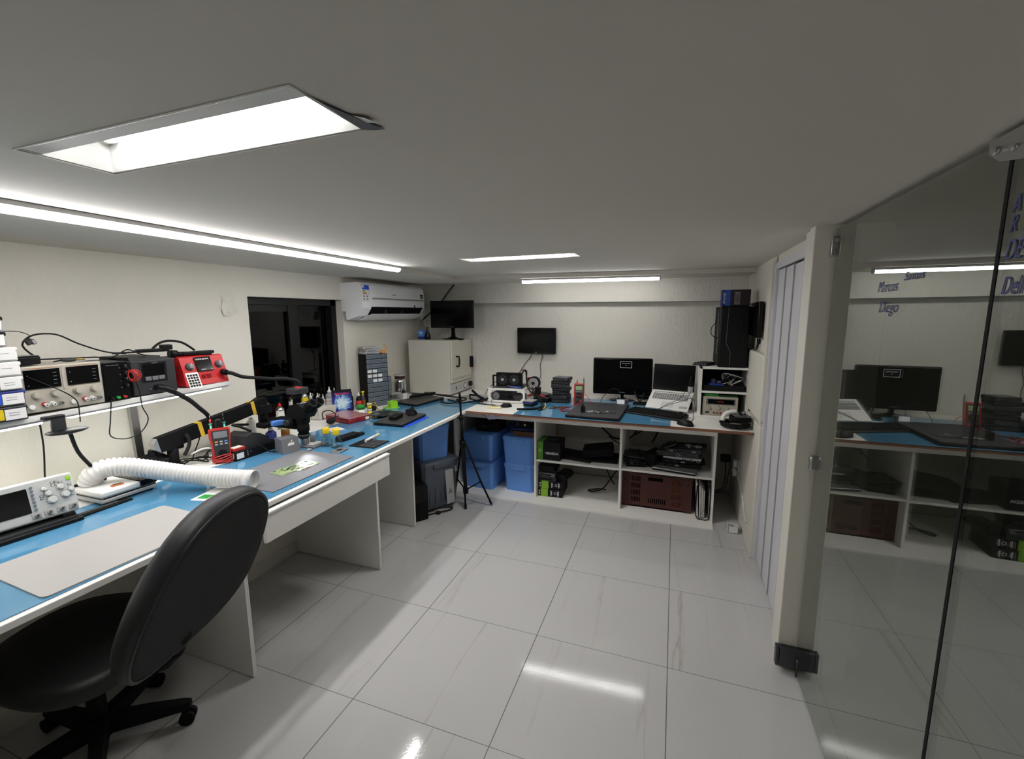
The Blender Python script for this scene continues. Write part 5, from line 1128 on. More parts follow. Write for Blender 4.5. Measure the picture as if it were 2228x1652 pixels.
for k in range(16):
    x, y = random.uniform(-.055, .055), random.uniform(-.04, .04); mb.box((x-.008, y-.006, .003), (x+.008, y+.006, .006), random.choice(['lgrey', 'dgrey', 'steel', 'black']))
solo('circuit_board', mb, 'small dark circuit board on the blue glass below the drive stack', 'circuit board', (-.945, 3.76, ZW+.003), 8)
# red multimeter 2
t = thing('multimeter', 'red multimeter with a green display standing against the back wall', 'multimeter', (-.80, 3.97, ZW+.003), 4)
t.rotation_euler = (R(-12), 0, R(6))
mb = MB(); mb.box((-.046, 0, 0), (.046, .038, .195), 'redp', .010); mb.build('case', t)
mb = MB(); mb.box((-.036, -.003, .012), (.036, .002, .182), 'dgrey', .004); mb.build('face', t)
mb = MB(); mb.box((-.030, -.005, .130), (.030, -.002, .168), 'lcd', .001); mb.build('display', t)
mb = MB(); mb.cyl((0, -.003, .082), (0, -.012, .082), .024, 'black', seg=22); mb.box((-.022, -.014, .079), (.022, -.010, .085), 'redp'); mb.build('dial', t)
for k in range(4):
    mb = MB(); mb.box((-.030+.016*k, -.006, .113), (-.018+.016*k, -.002, .120), 'lgrey', .001); mb.build('button', t)
for k in range(3):
    mb = MB(); mb.cyl((-.022+.022*k, -.003, .030), (-.022+.022*k, -.014, .030), .008, ('black', 'black', 'redp')[k], seg=12); mb.build('socket', t)
for x, m_, h in ((-.022, 'redp', .235), (.038, 'mgrey', .255)):
    mb = MB(); mb.cyl((x, .03, .16), (x, .03, h-.03), .007, m_, seg=10); mb.cyl((x, .03, h-.03), (x, .03, h), .005, 'redp' if m_ == 'redp' else 'dgrey', r2=.001, seg=10); mb.build('probe', t)
mb = MB(); mb.tube([(-.79, 3.95, ZW+.035), (-.80, 3.88, ZW+.02), (-.86, 3.80, ZW+.008), (-.93, 3.73, ZW+.006), (-.86, 3.70, ZW+.006), (-.77, 3.76, ZW+.006), (-.71, 3.84, ZW+.006), (-.69, 3.92, ZW+.01), (-.70, 3.99, ZW+.05), (-.745, 4.0, ZW+.09)], .0028, 'redp'); mb.tube([(-.80, 3.95, ZW+.035), (-.83, 3.86, ZW+.01), (-.90, 3.72, ZW+.006), (-.88, 3.66, ZW+.006), (-.80, 3.65, ZW+.006), (-.70, 3.72, ZW+.006)], .003, 'rubber'); mb.cyl((-.88, 3.61, ZW+.008), (-.85, 3.625, ZW+.008), .005, 'redp', seg=8)
tag(mb.build('test_leads'), 'red and black test leads of the multimeter curling over the blue glass', 'test leads')
# black laptop base / mat with board
t = thing('black_board', 'black rectangular base plate carrying a small circuit board', 'base plate', (-.575, 3.705, ZW+.003), 4)
t.rotation_euler[2] = R(-2)
mb = MB(); mb.box((-.215, -.29, .003), (.215, .29, .024), 'black', .006); mb.build('base', t)
mb = MB(); mb.box((-.21, -.285, .0235), (.21, .285, .026), 'matdk', .003); mb.build('pad', t)
t = thing('circuit_board', 'dark circuit board with a black bracket on the black base plate', 'circuit board', (-.545, 3.575, ZW+.0295), 3)
mb = MB(); mb.prism([(-.12, -.045), (.12, -.035), (.13, .03), (.0, .045), (-.13, .04)], 0, .003, 'pcbk'); random.seed(6)
for k in range(18):
    x, y = random.uniform(-.10, .10), random.uniform(-.03, .035); mb.box((x-.008, y-.005, .003), (x+.008, y+.005, .007+.006*random.random()), random.choice(['steel', 'dgrey', 'lgrey', 'black']))
mb.build('board', t)
mb = MB(); mb.box((-.15, -.03, 0), (-.135, .045, .055), 'blackm', .003); mb.box((-.15, -.03, .0), (-.115, -.015, .05), 'blackm', .003); mb.build('bracket', t)
# bench monitor
t = monitor('monitor', 'large black monitor showing a small message box in front of the back wall', (-.448, 4.28, ZW), 3, .545, .350, .062, 'oval', .020, rad=.012)
text('lettering', 'SAMSUNG', .013, (0, -.0126, .084), (90, 0, 0), 'inkg', t)
mb = MB(); x0, x1, z0, z1 = -.02, .085, .320, .382
for a, b in (((x0, z0), (x1, z0+.0025)), ((x0, z1-.0025), (x1, z1)), ((x0, z0), (x0+.0025, z1)), ((x1-.0025, z0), (x1, z1))): mb.box((a[0], -.0140, a[1]), (b[0], -.0133, b[1]), 'scr')
mb.build('message_box', t)
text('lettering', 'CHECK INPUT SIGNAL', .0095, (.0325, -.0138, .362), (90, 0, 0), 'scr', t, .78)
text('lettering', 'DVI', .0095, (.0325, -.0138, .345), (90, 0, 0), 'scr', t, .8)
# small handheld scope
t = thing('pocket_scope', 'pocket oscilloscope with a lit white screen in front of the large monitor', 'oscilloscope', (-.415, 4.02, ZW+.0035), 6)
mb = MB(); mb.box((-.055, 0, 0), (.055, .022, .062), 'mgrey', .004); mb.build('case', t)
mb = MB(); mb.box((-.045, -.0015, .010), (.020, .001, .056), 'scr'); mb.build('screen', t)
for k in range(4):
    mb = MB(); mb.box((.030, -.002, .010+.012*k), (.046, .0, .017+.012*k), 'black', .001); mb.build('button', t)
mb = MB(); mb.cyl((-.02, .01, .062), (-.02, .01, .10), .006, 'steel', seg=12); mb.tube([(-.02, .01, .10), (-.025, .01, .13), (-.05, .015, .15), (-.10, .03, .145), (-.16, .06, .08), (-.19, .05, .015), (-.13, -.01, .005), (-.06, -.02, .004)], .0028, 'rubber'); mb.build('probe_lead', t)
mb = MB(); mb.sphere((-.25, 4.30, ZW+.05), .05, 'blackm', (1.4, .6, .6)); mb.tube([(-.33, 4.28, ZW+.1), (-.30, 4.22, ZW+.05), (-.25, 4.17, ZW+.006), (-.16, 4.14, ZW+.006)], .007, 'rubber'); mb.tube([(-.24, 4.32, ZW+.11), (-.25, 4.23, ZW+.06), (-.28, 4.15, ZW+.006)], .006, 'rubber'); mb.box((-.33, 4.12, ZW), (-.17, 4.20, ZW+.02), 'blackm', .006); mb.box((-.20, 4.16, ZW+.02), (-.16, 4.21, ZW+.075), 'lgrey', .008)
tag(mb.build('power_strip'), 'black power strip with plugs under the right side of the large monitor', 'power strip')
mb = MB(); mb.box((-.04, -.02, 0), (.04, .02, .006), 'white', .002); solo('white_piece', mb, 'small white plastic piece beside the keyboard', 'piece', (-.27, 4.0, ZW+.0035), 0)
# open laptop on a stand
t = thing('laptop', 'open silver laptop tilted up on a stand behind the black keyboard', 'laptop', (-.015, 4.02, ZW+.075))
Wl, Dl = .352, .245
base = Matrix.Translation((0, 0, 0)) @ Matrix.Rotation(R(-14), 4, 'Z') @ Matrix.Rotation(R(31), 4, 'X')
def wr(mb): mb.X = base; return mb
mb = wr(MB()); mb.box((-Wl/2, -Dl/2, 0), (Wl/2, Dl/2, .016), 'white', .004); ba = mb.build('base', t)
kh = .0155
for r_ in range(6):
    n = 15; kw = (Wl-.05)/n
    for c_ in range(n):
        if r_ == 5 and 3 <= c_ <= 8:
            if c_ != 3: continue
            w_ = kw*6
        else: w_ = kw
        x = -Wl/2+.025+c_*kw; y = Dl/2-.030-r_*.0165-(.0 if r_ else -.004)
        mb = wr(MB()); mb.box((x+.0015, y-(.013 if r_ else .008), .016), (x+w_-.0015, y, .0178), 'keys', .0006); mb.build('key', ba)
mb = wr(MB()); mb.box((-.055, -Dl/2+.018, .016), (.05, -.03, .0163), pmat('touchpad_grey', '#cfcfcd', .35, var=0)); mb.build('touchpad', ba)
mb = wr(MB()); mb.box((.10, -Dl/2+.02, .016), (.165, -Dl/2+.05, .0163), 'lgrey'); mb.build('sticker', ba)
hinge = base @ Matrix.Translation((0, Dl/2-.004, .016)) @ Matrix.Rotation(R(52), 4, 'X')
mb = MB(); mb.X = hinge; mb.box((-Wl/2, 0, -.006), (Wl/2, .232, 0), 'blackg', .003); lid = mb.build('lid', t)
mb = MB(); mb.X = hinge; mb.box((-Wl/2+.008, .022, 0), (Wl/2-.008, .226, .0006), 'screen'); mb.build('screen', lid)
t = thing('laptop_stand', 'black laptop stand under the open silver laptop', 'stand', (-.015, 4.03, ZW), -14)
mb = MB()
for sx in (-.10, .12): mb.prism([(-.10, 0), (.12, 0), (.12, .105), (.10, .118), (-.10, .0)], sx-.012, sx+.012, 'blackm', axis='x')
mb.build('side_arm', t)
mb = MB(); mb.box((-.11, .08, 0), (.13, .12, .02), 'blackm', .004); mb.build('crossbar', t)
# keyboard
t = thing('keyboard', 'black keyboard lying askew in front of the open silver laptop', 'keyboard', (-.115, 3.735, ZW+.0035), -22)
mb = MB(); mb.prism([(-.085, 0), (.085, 0), (.085, .024), (-.075, .014), (-.085, .008)], -.235, .235, 'black', axis='x'); kb = mb.build('case', t)
for r_ in range(6):
    y = .066-r_*.0245-(0 if r_ else -.006)
    x = -.225
    for c_ in range(16):
        kw = .028 if not (r_ == 5 and c_ == 4) else .115
        if r_ == 5 and 4 < c_ < 9: continue
        xx = -.225+c_*.0283
        mb = MB(); zk = .0145+(y+.085)*.058; mb.box((xx, y-.010, zk-.006), (xx+kw-.003, y+.010, zk+.008), 'blackm', .002); mb.build('key', kb)
mouse('black computer mouse at the front edge of the worktop, right of the keyboard', (.105, 3.475, ZW+.001), 62, 1.15)
mb = MB(); mb.tube([(.125, 3.53, ZW+.012), (.155, 3.62, ZW+.004), (.17, 3.74, ZW+.01), (.165, 3.84, ZW+.08), (.155, 3.92, ZW+.12), (.14, 4.05, ZW+.14)], .002, 'rubber'); tag(mb.build('cable'), 'thin mouse cord running up beside the open silver laptop', 'cable')
mb = MB(); mb.tube([(-.10, 3.86, ZW+.03), (-.02, 3.90, ZW+.075), (.06, 3.93, ZW+.11), (.10, 3.98, ZW+.16), (.12, 4.08, ZW+.21)], .002, 'rubber'); mb.tube([(-.10, 3.86, ZW+.03), (.0, 3.88, ZW+.075), (.09, 3.92, ZW+.10), (.15, 3.98, ZW+.115), (.18, 3.96, ZW+.10), (.19, 3.90, ZW+.03)], .002, 'rubber'); tag(mb.build('cable'), 'two thin cords lying across the open silver laptop', 'cables')
# cube shelf
t = thing('cube_shelf', 'small white open shelf box on the right end of the worktop', 'shelf', (.385, 3.80, ZW))
mb = MB(); mb.box((-.18, 0, 0), (-.162, .36, .405), 'lam', .001); mb.box((.162, 0, 0), (.18, .36, .405), 'lam', .001); mb.box((-.162, 0, 0), (.162, .36, .016), 'lam', .001); mb.box((-.18, 0, .389), (.18, .36, .405), 'lam', .001); mb.build('case', t)
mb = MB(); mb.box((-.162, .003, .198), (.162, .36, .214), 'lam', .001); mb.build('shelf', t)
mb = MB(); mb.box((-.162, .35, .016), (.162, .36, .389), 'blackm'); mb.build('back', t)
t = thing('open_computer', 'dark opened computer with loose wires in the upper compartment of the white shelf box', 'computer', (.385, 3.84, ZW+.2145))
mb = MB(); mb.box((-.15, -.02, 0), (.15, .28, .045), 'black', .003); mb.build('tray', t)
mb = MB(); mb.box((-.10, .0, .045), (-.01, .08, .058), 'navy', .003); mb.box((-.09, .01, .058), (-.06, .04, .09), 'dgrey', .003); mb.box((-.05, .02, .058), (-.02, .05, .075), 'mgrey', .003); mb.box((-.11, -.01, .044), (.0, .12, .047), 'bluebr'); mb.build('mainboard', t)
mb = MB(); random.seed(9)
for k in range(7): mb.tube([(random.uniform(-.02, .13), random.uniform(-.02, .1), random.uniform(.03, .14)) for _ in range(4)], .004, random.choice(['lgrey', 'rubber', 'cream', 'lgrey']))
mb.build('wires', t)
t = thing('function_generator', 'beige lab instrument with a dark display in the lower compartment of the white shelf box', 'instrument', (.368, 3.825, ZW+.0165))
mb = MB(); mb.box((-.130, .004, 0), (.125, .30, .150), 'beige', .004); mb.build('case', t)
mb = MB(); mb.box((-.130, -.004, 0), (.125, .006, .150), 'beige', .004); mb.box((-.108, -.006, .085), (.108, -.003, .138), 'mgrey', .002); mb.build('front_panel', t)
mb = MB(); mb.box((-.092, -.0075, .094), (.096, -.0055, .130), 'screen'); mb.build('display', t)
text('lettering', '0000 000', .012, (.0, -.0078, .112), (90, 0, 0), 'inkr', t)
for x, z, r in ((-.085, .060, .014), (-.02, .062, .016), (.045, .062, .012)):
    mb = MB(); knob(mb, x, -.004, z, r, .014, 'beige'); mb.build('knob', t)
for k in range(5):
    mb = MB(); mb.box((-.005+.011*k, -.008, .048), (.003+.011*k, -.003, .070), 'beige', .001); mb.build('button', t)
for k in range(3):
    mb = MB(); mb.cyl((-.045+.024*k, -.004, .022), (-.045+.024*k, -.012, .022), .007, 'dred', seg=12); mb.build('socket', t)
mb = MB(); mb.box((-.108, -.008, .014), (-.08, -.003, .030), 'olive', .004); mb.build('power_button', t)
mb = MB(); mb.box((-.12, 0, 0), (-.02, .15, .018), 'green', .002); mb.box((-.02, .0, 0), (.12, .2, .012), 'blackm', .003); solo('green_pcb_box', mb, 'bright green flat box lying on the beige lab instrument', 'box', (.370, 3.84, ZW+.167))
# tower and carton on the cube
t = thing('computer_tower', 'tall black computer tower standing on the white shelf box', 'computer tower', (.430, 3.82, ZW+.4055), 0)
mb = MB(); mb.box((-.105, .03, .008), (.105, .42, .470), 'blackm', .006); mb.build('case', t)
mb = MB(); mb.box((-.105, -.01, .0), (.105, .032, .475), 'black', .014); fp = mb.build('front_panel', t)
mb = MB(); mb.tube([(-.045, -.0105, .47), (-.05, -.011, .30), (-.052, -.011, .19), (-.018, -.011, .12), (-.018, -.011, .01)], .0015, 'inkg', 6, False); mb.tube([(.045, -.0105, .46), (.045, -.011, .33), (.07, -.011, .28), (.06, -.011, .01)], .001, 'dgrey', 6, False); mb.build('accent_line', fp)
mb = MB(); mb.box((-.108, .05, .10), (-.104, .10, .42), 'blackg'); mb.box((-.1095, .05, .30), (-.108, .09, .41), 'inkg'); mb.build('side_window', t)
mb = MB(); mb.tube([(-.10, .12, .36), (-.15, .11, .31), (-.15, .11, .25), (-.105, .12, .22)], .003, 'rubber'); tag(mb.build('cable', None, (.430, 3.82, ZW+.4055)), 'thin black cable bulging from the left side of the computer tower', 'cable')
t = thing('processor_box', 'dark blue processor carton on top of the black computer tower', 'carton', (.430, 3.83, ZW+.881))
mb = MB(); mb.box((-.10, 0, 0), (.10, .10, .122), pmat('carton_dark', '#24161a', .4, var=.2), .002); mb.box((-.1003, -.0006, 0), (-.03, .10, .122), 'navy'); mb.box((-.074, -.001, 0), (-.042, -.0004, .122), pmat('carton_blue', '#2d4fa8', .4, var=.1)); mb.build('carton', t)
mb = MB(); mb.box((-.012, -.0012, .01), (.028, -.0006, .105), 'keys'); 
for k in range(5): mb.box((-.008+.007*k, -.0016, .018), (-.005+.007*k, -.001, .095-.008*(k % 3)), 'inkb')
mb.build('sticker', t)
text('lettering', 'PENTIUM', .021, (-.083, -.0012, .058), (90, 90, 0), 'inkw', t, .95, bold=.0004)
mb = MB(); 
for k in range(5): mb.at((0, -.05+.022*k, 0)); mb.box((-.085, -.009, .002), (.085, .009, .022), 'matdk', .005)
mb.at(); mb.box((-.088, -.064, 0), (.088, .052, .010), 'blackm', .004); solo('battery_pack', mb, 'flat black ribbed battery pack overhanging the white shelf box', 'battery', (.235, 3.96, ZW+.406), 62)
# right wall monitor
t = monitor('wall_monitor', 'black monitor fixed on the right wall seen edge on', (.555, 3.72, 1.50), -90, .40, .255, 0, None, .012, d=.025)
mb = MB(); mb.tube([(.575, 3.70, 1.50), (.572, 3.68, 1.44), (.565, 3.72, 1.415), (.545, 3.90, 1.39), (.54, 3.96, 1.36)], .004, 'rubber'); mb.tube([(.575, 3.62, 1.50), (.57, 3.61, 1.45), (.565, 3.66, 1.41), (.548, 3.86, 1.38)], .004, 'rubber'); mb.cyl((.575, 3.62, 1.49), (.574, 3.617, 1.455), .009, 'rubber', seg=10)
tag(mb.build('cable'), 'black cables under the right wall monitor', 'cables')
mb = MB(); mb.tube([(.578, 3.95, 1.36), (.572, 3.84, 1.30), (.572, 3.79, 1.22), (.572, 3.785, 1.14), (.574, 3.78, 1.08), (.574, 3.785, .98), (.573, 3.79, .90)], .006, 'rubber'); mb.box((.566, 3.755, 1.13), (.592, 3.79, 1.17), 'blackm', .004); mb.box((.560, 3.75, 1.08), (.588, 3.785, 1.115), 'blackm', .004)
tag(mb.build('cable'), 'black cables and plugs down the right side of the white shelf box', 'cables')
# magnifier visor
t = thing('magnifier_visor', 'black headband magnifier with a white strap at the right end of the worktop', 'magnifier', (.445, 3.525, ZW), 12)
mb = MB(); mb.torus((0, 0, .032), .088, .012, 'blackm', (0, 0, 1), 32, 8); mb.torus((0, 0, .018), .090, .010, 'blackm', (0, 0, 1), 32, 8); mb.build('headband', t)
mb = MB(); mb.tube([(-.09, .0, .05), (-.075, .0, .095), (-.035, .0, .115), (.0, .0, .115)], .016, 'white', 8); mb.build('top_strap', t, label='white padded strap')
mb = MB(); mb.box((-.03, -.075, .055), (.085, .055, .085), 'blackm', .006); mb.build('lens_housing', t)
mb = MB(); mb.box((-.045, -.085, .048), (.09, .06, .056), 'clear', .002); mb.box((-.02, -.07, .087), (.08, .05, .100), 'mgrey', .003); mb.build('lens_plate', t)
mb = MB(); mb.cyl((.015, -.05, .112), (.06, .0, .112), .011, 'steel', seg=14); mb.cyl((.015, -.05, .112), (.012, -.053, .112), .012, 'black', seg=14); mb.build('lamp', t)
mb = MB(); mb.cyl((0, -.098, .025), (0, -.108, .025), .010, 'black', seg=12); mb.cyl((-.098, .0, .04), (-.11, 0, .04), .009, 'black', seg=12); mb.build('adjuster', t)
t = thing('marker_bottle', 'slim dark bottle with a white label between the laptop screen and the shelf box', 'bottle', (.150, 4.08, ZW))
mb = MB(); mb.lathe([(.02, 0), (.021, .004), (.021, .22), (.014, .25), (.012, .29)], (0, 0, 0), 'blackm', 14); mb.build('bottle_body', t)
mb = MB(); mb.lathe([(.0216, .13), (.0216, .20)], (0, 0, 0), 'lgrey', 14, capend=False); mb.build('paper_label', t)
# ------------------------------------------------------------------ under the benches
def bin_(lab, x, y, z, w, d, h, mat, rz=0, lid=True, taper=.88, group=None, cat='storage tub'):
    t = thing('storage_tub', lab, cat, (x, y, z), rz, group)
    mb = MB(); tw, td = w*taper, d*taper
    def rr(w_, d_, c):
        return [(-w_/2+c, -d_/2), (w_/2-c, -d_/2), (w_/2, -d_/2+c), (w_/2, d_/2-c), (w_/2-c, d_/2), (-w_/2+c, d_/2), (-w_/2, d_/2-c), (-w_/2, -d_/2+c)]
    def loft(levels, m):
        prev = None
        for (w_, d_, zz, c) in levels:
            ring = [mb.v((a, b, zz)) for a, b in rr(w_, d_, c)]
            if prev:
                for i in range(8): mb.face([prev[i], prev[(i+1) % 8], ring[(i+1) % 8], ring[i]], m)
            else: mb.face(ring[::-1], m)
            prev = ring
        mb.face(prev, m)
    loft([(tw, td, 0, .02), (w*.97, d*.97, h-.035, .025)], mat)
    for k in range(5): mb.box((-w*.3+k*w*.15-.004, -d*.485+.012, h*.12), (-w*.3+k*w*.15+.004, -d*.44+.0, h*.8), mat)
    mb.build('tub', t)
    if lid:
        mb = MB(); loft([(w, d, h-.036, .028), (w, d, h-.012, .028), (w*.95, d*.95, h, .03)], mat); mb.build('lid', t)
        mb = MB(); mb.box((-w*.22, -d/2-.008, h-.055), (w*.22, -d/2+.004, h-.014), mat, .004); mb.build('handle', t)
    return t
zb0 = .0125
bin_('lower blue tub of the left stack, behind the tripod', -1.700, 3.955, zb0, .33, .46, .275, 'bluep', -5)
bin_('upper blue tub of the left stack, behind the tripod', -1.705, 3.95, zb0+.2755, .33, .45, .265, 'bluep', -5)
bin_('lower blue tub of the right stack beside the white divider', -1.315, 3.985, zb0, .305, .42, .268, 'bluep', -3)
bin_('upper blue tub of the right stack beside the white divider', -1.318, 3.975, zb0+.2685, .315, .42, .262, 'bluep', -3)
mb = MB(); mb.box((-.12, -.10, 0), (.12, .11, .125), 'blackm', .02); mb.box((-.06, -.1015, .04), (.0, -.0995, .065), 'dgrey')
solo('black_case', mb, 'black carry case on top of the left stack of blue tubs', 'case', (-1.66, 3.93, zb0+.542), 0)
mb = MB(); mb.box((-.125, -.08, 0), (.125, .08, .045), 'card', .002); solo('brown_box', mb, 'flat brown carton on top of the right stack of blue tubs', 'carton', (-1.26, 3.90, zb0+.5315), -3)
t = thing('skate_tray', 'dark blue oval tray lying on the flat brown carton', 'tray', (-1.315, 3.93, zb0+.577), -2)
mb = MB(); mb.sphere((0, 0, .024), .16, 'navy', (1.05, .8, .15), 28, 8); mb.build('tray', t)
mb = MB(); mb.box((-.06, -.13, .045), (.12, .05, .11), 'blackm', .01); mb.cyl((.06, -.131, .075), (.06, -.138, .075), .010, 'steel', seg=12); mb.box((-.02, -.132, .06), (-.005, -.129, .10), 'dgrey'); mb.build('device', t)
t = thing('clear_sheet', 'crumpled piece of clear plastic film hanging under the worktop edge', 'plastic film', (-1.46, 3.44, .826))
mb = MB(); random.seed(12); rows = []
for i in range(12):
    x = -.12+.022*i; rows.append([mb.v((x, .02*j-.005*math.sin(i*1.3+j), -.006-.018*j*abs(math.sin(i*.32))-.004*math.sin(i*2.1))) for j in range(4)])
for a, b in zip(rows, rows[1:]):
    for j in range(3): mb.face([a[j], a[j+1], b[j+1], b[j]], 'frost', True)
mb.build('film', t)
# left side under the long bench
t = bin_('grey translucent tub with a printed paper strip under the long bench', -2.03, 3.33, .03, .38, .50, .415, 'greybin', 62, True, .86)
mb = MB(); mb.at((.075, -.246, .18), rx=-4); mb.box((-.04, -.002, -.16), (.04, .0, .18), 'lgrey'); mb.prism([(-.022, -.07), (.022, -.07), (.0, -.02)], -.003, -.002, 'inkg', axis='y'); mb.build('paper_strip', t)
mb = MB(); mb.box((.13, -.246, .29), (.165, -.242, .34), 'lgrey'); mb.build('sticker', t)
bin_('blue tub on top of the grey translucent tub', -2.03, 3.33, .4455, .30, .36, .30, 'bluep', 58, True)
mb = MB(); mb.sphere((0, 0, .045), .08, 'blackm', (1, 1, .55)); solo('black_bag', mb, 'small black bag beside the blue tub on the grey tub', 'bag', (-2.10, 3.06, .4455))
t = thing('black_bin', 'black upright speaker-shaped box behind the white support panel', 'box', (-1.985, 3.02, 0), 55)
mb = MB(); mb.box((-.09, -.11, 0), (.09, .11, .30), 'blackm', .012); mb.build('case', t)
mb = MB(); mb.box((-.075, -.113, .16), (.075, -.109, .28), 'black', .02); mb.build('front_plate', t)
mb = MB(); mb.tube([(-1.93, 3.12, .02), (-1.86, 3.16, .03), (-1.78, 3.22, .03), (-1.74, 3.25, .02), (-1.77, 3.20, .01), (-1.83, 3.14, .008), (-1.90, 3.06, .008)], .006, 'rubber'); mb.box((-1.84, 3.12, 0), (-1.80, 3.16, .022), 'rubber', .006)
tag(mb.build('cable'), 'black power cable looped on the floor beside the black upright box', 'cable')
# tripod
t = thing('tripod', 'black floor tripod standing at the corner where the two benches meet', 'tripod', (-1.655, 3.325, 0))
top = Vector((.012, -.085, 1.04)); bot = Vector((.0, .015, .14))
mb = MB(); mb.cyl(bot, bot.lerp(top, .52), .0155, 'blackm', seg=14); mb.cyl(bot.lerp(top, .5), bot.lerp(top, .78), .012, 'blackm', seg=14); mb.cyl(bot.lerp(top, .76), bot.lerp(top, .97), .009, 'blackm', seg=12); mb.build('column', t)
mb = MB(); mb.cyl(bot.lerp(top, .48), bot.lerp(top, .53), .026, 'blackm', seg=16); mb.build('collar', t)
mb = MB(); mb.cyl(bot.lerp(top, .74), bot.lerp(top, .78), .018, 'blackm', seg=14); mb.cyl(bot.lerp(top, .76), bot.lerp(top, .76)+Vector((-.035, -.01, 0)), .008, 'blackm', seg=10); mb.build('clamp', t)
mb = MB(); mb.cyl(bot.lerp(top, .915), bot.lerp(top, .94), .016, 'blackm', seg=14); mb.cyl(bot.lerp(top, .93)+Vector((-.03, 0, 0)), bot.lerp(top, .93), .010, 'black', seg=12); mb.cyl(bot.lerp(top, .94), bot.lerp(top, 1.0), .010, 'blackm', seg=12); mb.cyl(bot.lerp(top, .895), bot.lerp(top, .915), .007, 'steel', seg=10); mb.build('head', t)
hub = bot.lerp(top, .50)
for a, rad in ((265, .02), (25, .22), (150, .20)):
    if a == 265: ft = Vector((.01, -.015-.0, .0)); ft = Vector((.012, -.02, .006)); kn = hub.lerp(ft, .6)
    else: ft = Vector((rad*math.cos(R(a)), rad*math.sin(R(a))+.02, .02 if a == 25 else .008)); kn = hub.lerp(ft, .62)
    mb = MB(); d_ = Vector((math.cos(R(a)), math.sin(R(a)), 0))*.022; mb.tube([hub+d_, kn, ft], .0085, 'blackm', 10, False); lg = mb.build('leg', t)
    mb = MB(); mb.cyl(ft-Vector((0, 0, .006)), ft+(kn-ft).normalized()*.03, .0115, 'rubber', seg=12); mb.build('rubber_foot', lg)
    if a != 265:
        mb = MB(); mb.tube([kn, bot.lerp(top, .02)], .006, 'blackm', 8, False); mb.build('brace', lg)
mb = MB(); mb.cyl(bot.lerp(top, -.01), bot.lerp(top, .04), .024, 'blackm', seg=14); mb.build('brace_collar', t)
# shelf contents: middle unit
zs1 = .3725; zs2 = .3765
t = thing('green_striped_box', 'large black carton with a green stripe at the left of the middle shelf', 'carton', (-1.02, 3.83, zs1), 2)
mb = MB(); mb.box((-.105, -.09, 0), (.105, .12, .165), 'black', .002); mb.box((-.106, -.0908, 0), (-.052, .121, .1652), pmat('carton_green', '#4f8a2a', .5)); M['cgreen'] = mb.mats[-1]; mb.build('carton', t)
text('lettering', 'VEINEDA', .030, (.028, -.0915, .062), (90, 0, 0), 'inkw', t, 1, bold=.0008)
mb = MB(); mb.torus((-.079, -.0915, .09), .011, .003, 'inkw', (0, 1, 0), 16, 6, 30, 330); mb.box((-.084, -.0922, .075), (-.072, -.0912, .08), 'inkw'); mb.build('emblem', t)
mb = MB(); mb.sphere((.01, .02, .166), .05, 'dgrey', (1.2, .8, .02)); mb.build('picture', t)
for lab, y, z, rz in (('lower green striped black carton on the bottom of the middle unit', 3.845, .0125, 3), ('upper green striped black carton on the bottom of the middle unit', 3.855, .0855, 6)):
    t = thing('green_striped_box', lab, 'carton', (-1.0, y, z), rz, 'green striped cartons on the bottom')
    mb = MB(); mb.box((-.125, -.075, 0), (.10, .20, .072), 'black', .002); mb.box((-.126, -.0758, .002), (-.105, -.0742, .07), 'inkb'); mb.box((-.10, -.0759, 0), (-.035, .10, .0722), pmat('carton_lime', '#7fae2c', .5) if 'clime' not in M else M['clime'])
    if 'clime' not in M: M['clime'] = mb.mats[-1]
    mb.build('carton', t)
    mb = MB()
    for k, x in enumerate((-.008, .055)): mb.box((x, -.0765, .012), (x+.007, -.0752, .06), 'inkw'); mb.box((x+.010, -.0765, .02), (x+.013, -.0752, .055), 'inkw')
    for k in range(2): mb.box((-.118, -.0767, .018+.024*k), (-.108, -.0752, .032+.024*k), 'inkw')
    mb.torus((.034, -.0762, .036), .011, .002, 'inkw', (0, 1, 0), 14, 6); mb.build('print', t)
zz = .158
for k, (w, d, h, m, rz) in enumerate(((.16, .16, .038, 'dgrey', 3), (.155, .15, .032, 'mgrey', -4), (.15, .15, .028, 'black', 6), (.155, .15, .036, 'black', -8))):
    t = thing('disk_drive', 'dark drive on the green striped cartons, %s of four stacked' % ('lowest', 'second from the bottom', 'third from the bottom', 'topmost')[k], 'drive', (-1.045, 3.86, zz), rz, 'drives on the green striped cartons')
    mb = MB(); mb.box((-w/2, -d/2, 0), (w/2, d/2, h), m, .003); mb.build('case', t)
    mb = MB(); mb.box((-w/2+.015, -d/2-.0015, h*.3), (w/2-.03, -d/2, h*.65), 'blackm'); mb.build('slot', t); zz += h+.0015
t = thing('black_case_box', 'dark angular plastic case on the lower green striped cartons', 'case', (-.925, 3.90, .158), -12)
mb = MB(); mb.prism([(-.05, 0), (.06, 0), (.075, .03), (.05, .06), (-.03, .06)], -.08, .10, 'black', axis='y'); mb.build('case', t)
t = laptop_closed('closed black laptop on the middle shelf beside the large green striped carton', -.80, 3.92, zs1, -12, .36, .25, .024, 'black')
t = laptop_closed('closed black laptop at the right end of the middle shelf', -.575, 3.94, zs1, 4, .30, .26, .022, 'blackm')
mb = MB(); mb.at((0, 0, .024), ry=-9); mb.box((-.15, -.12, 0), (.12, .12, .07), 'blackm', .008); solo('black_slab', mb, 'thick black slab tilted on the laptops of the middle shelf', 'slab', (-.585, 3.95, zs1+.018), 6)
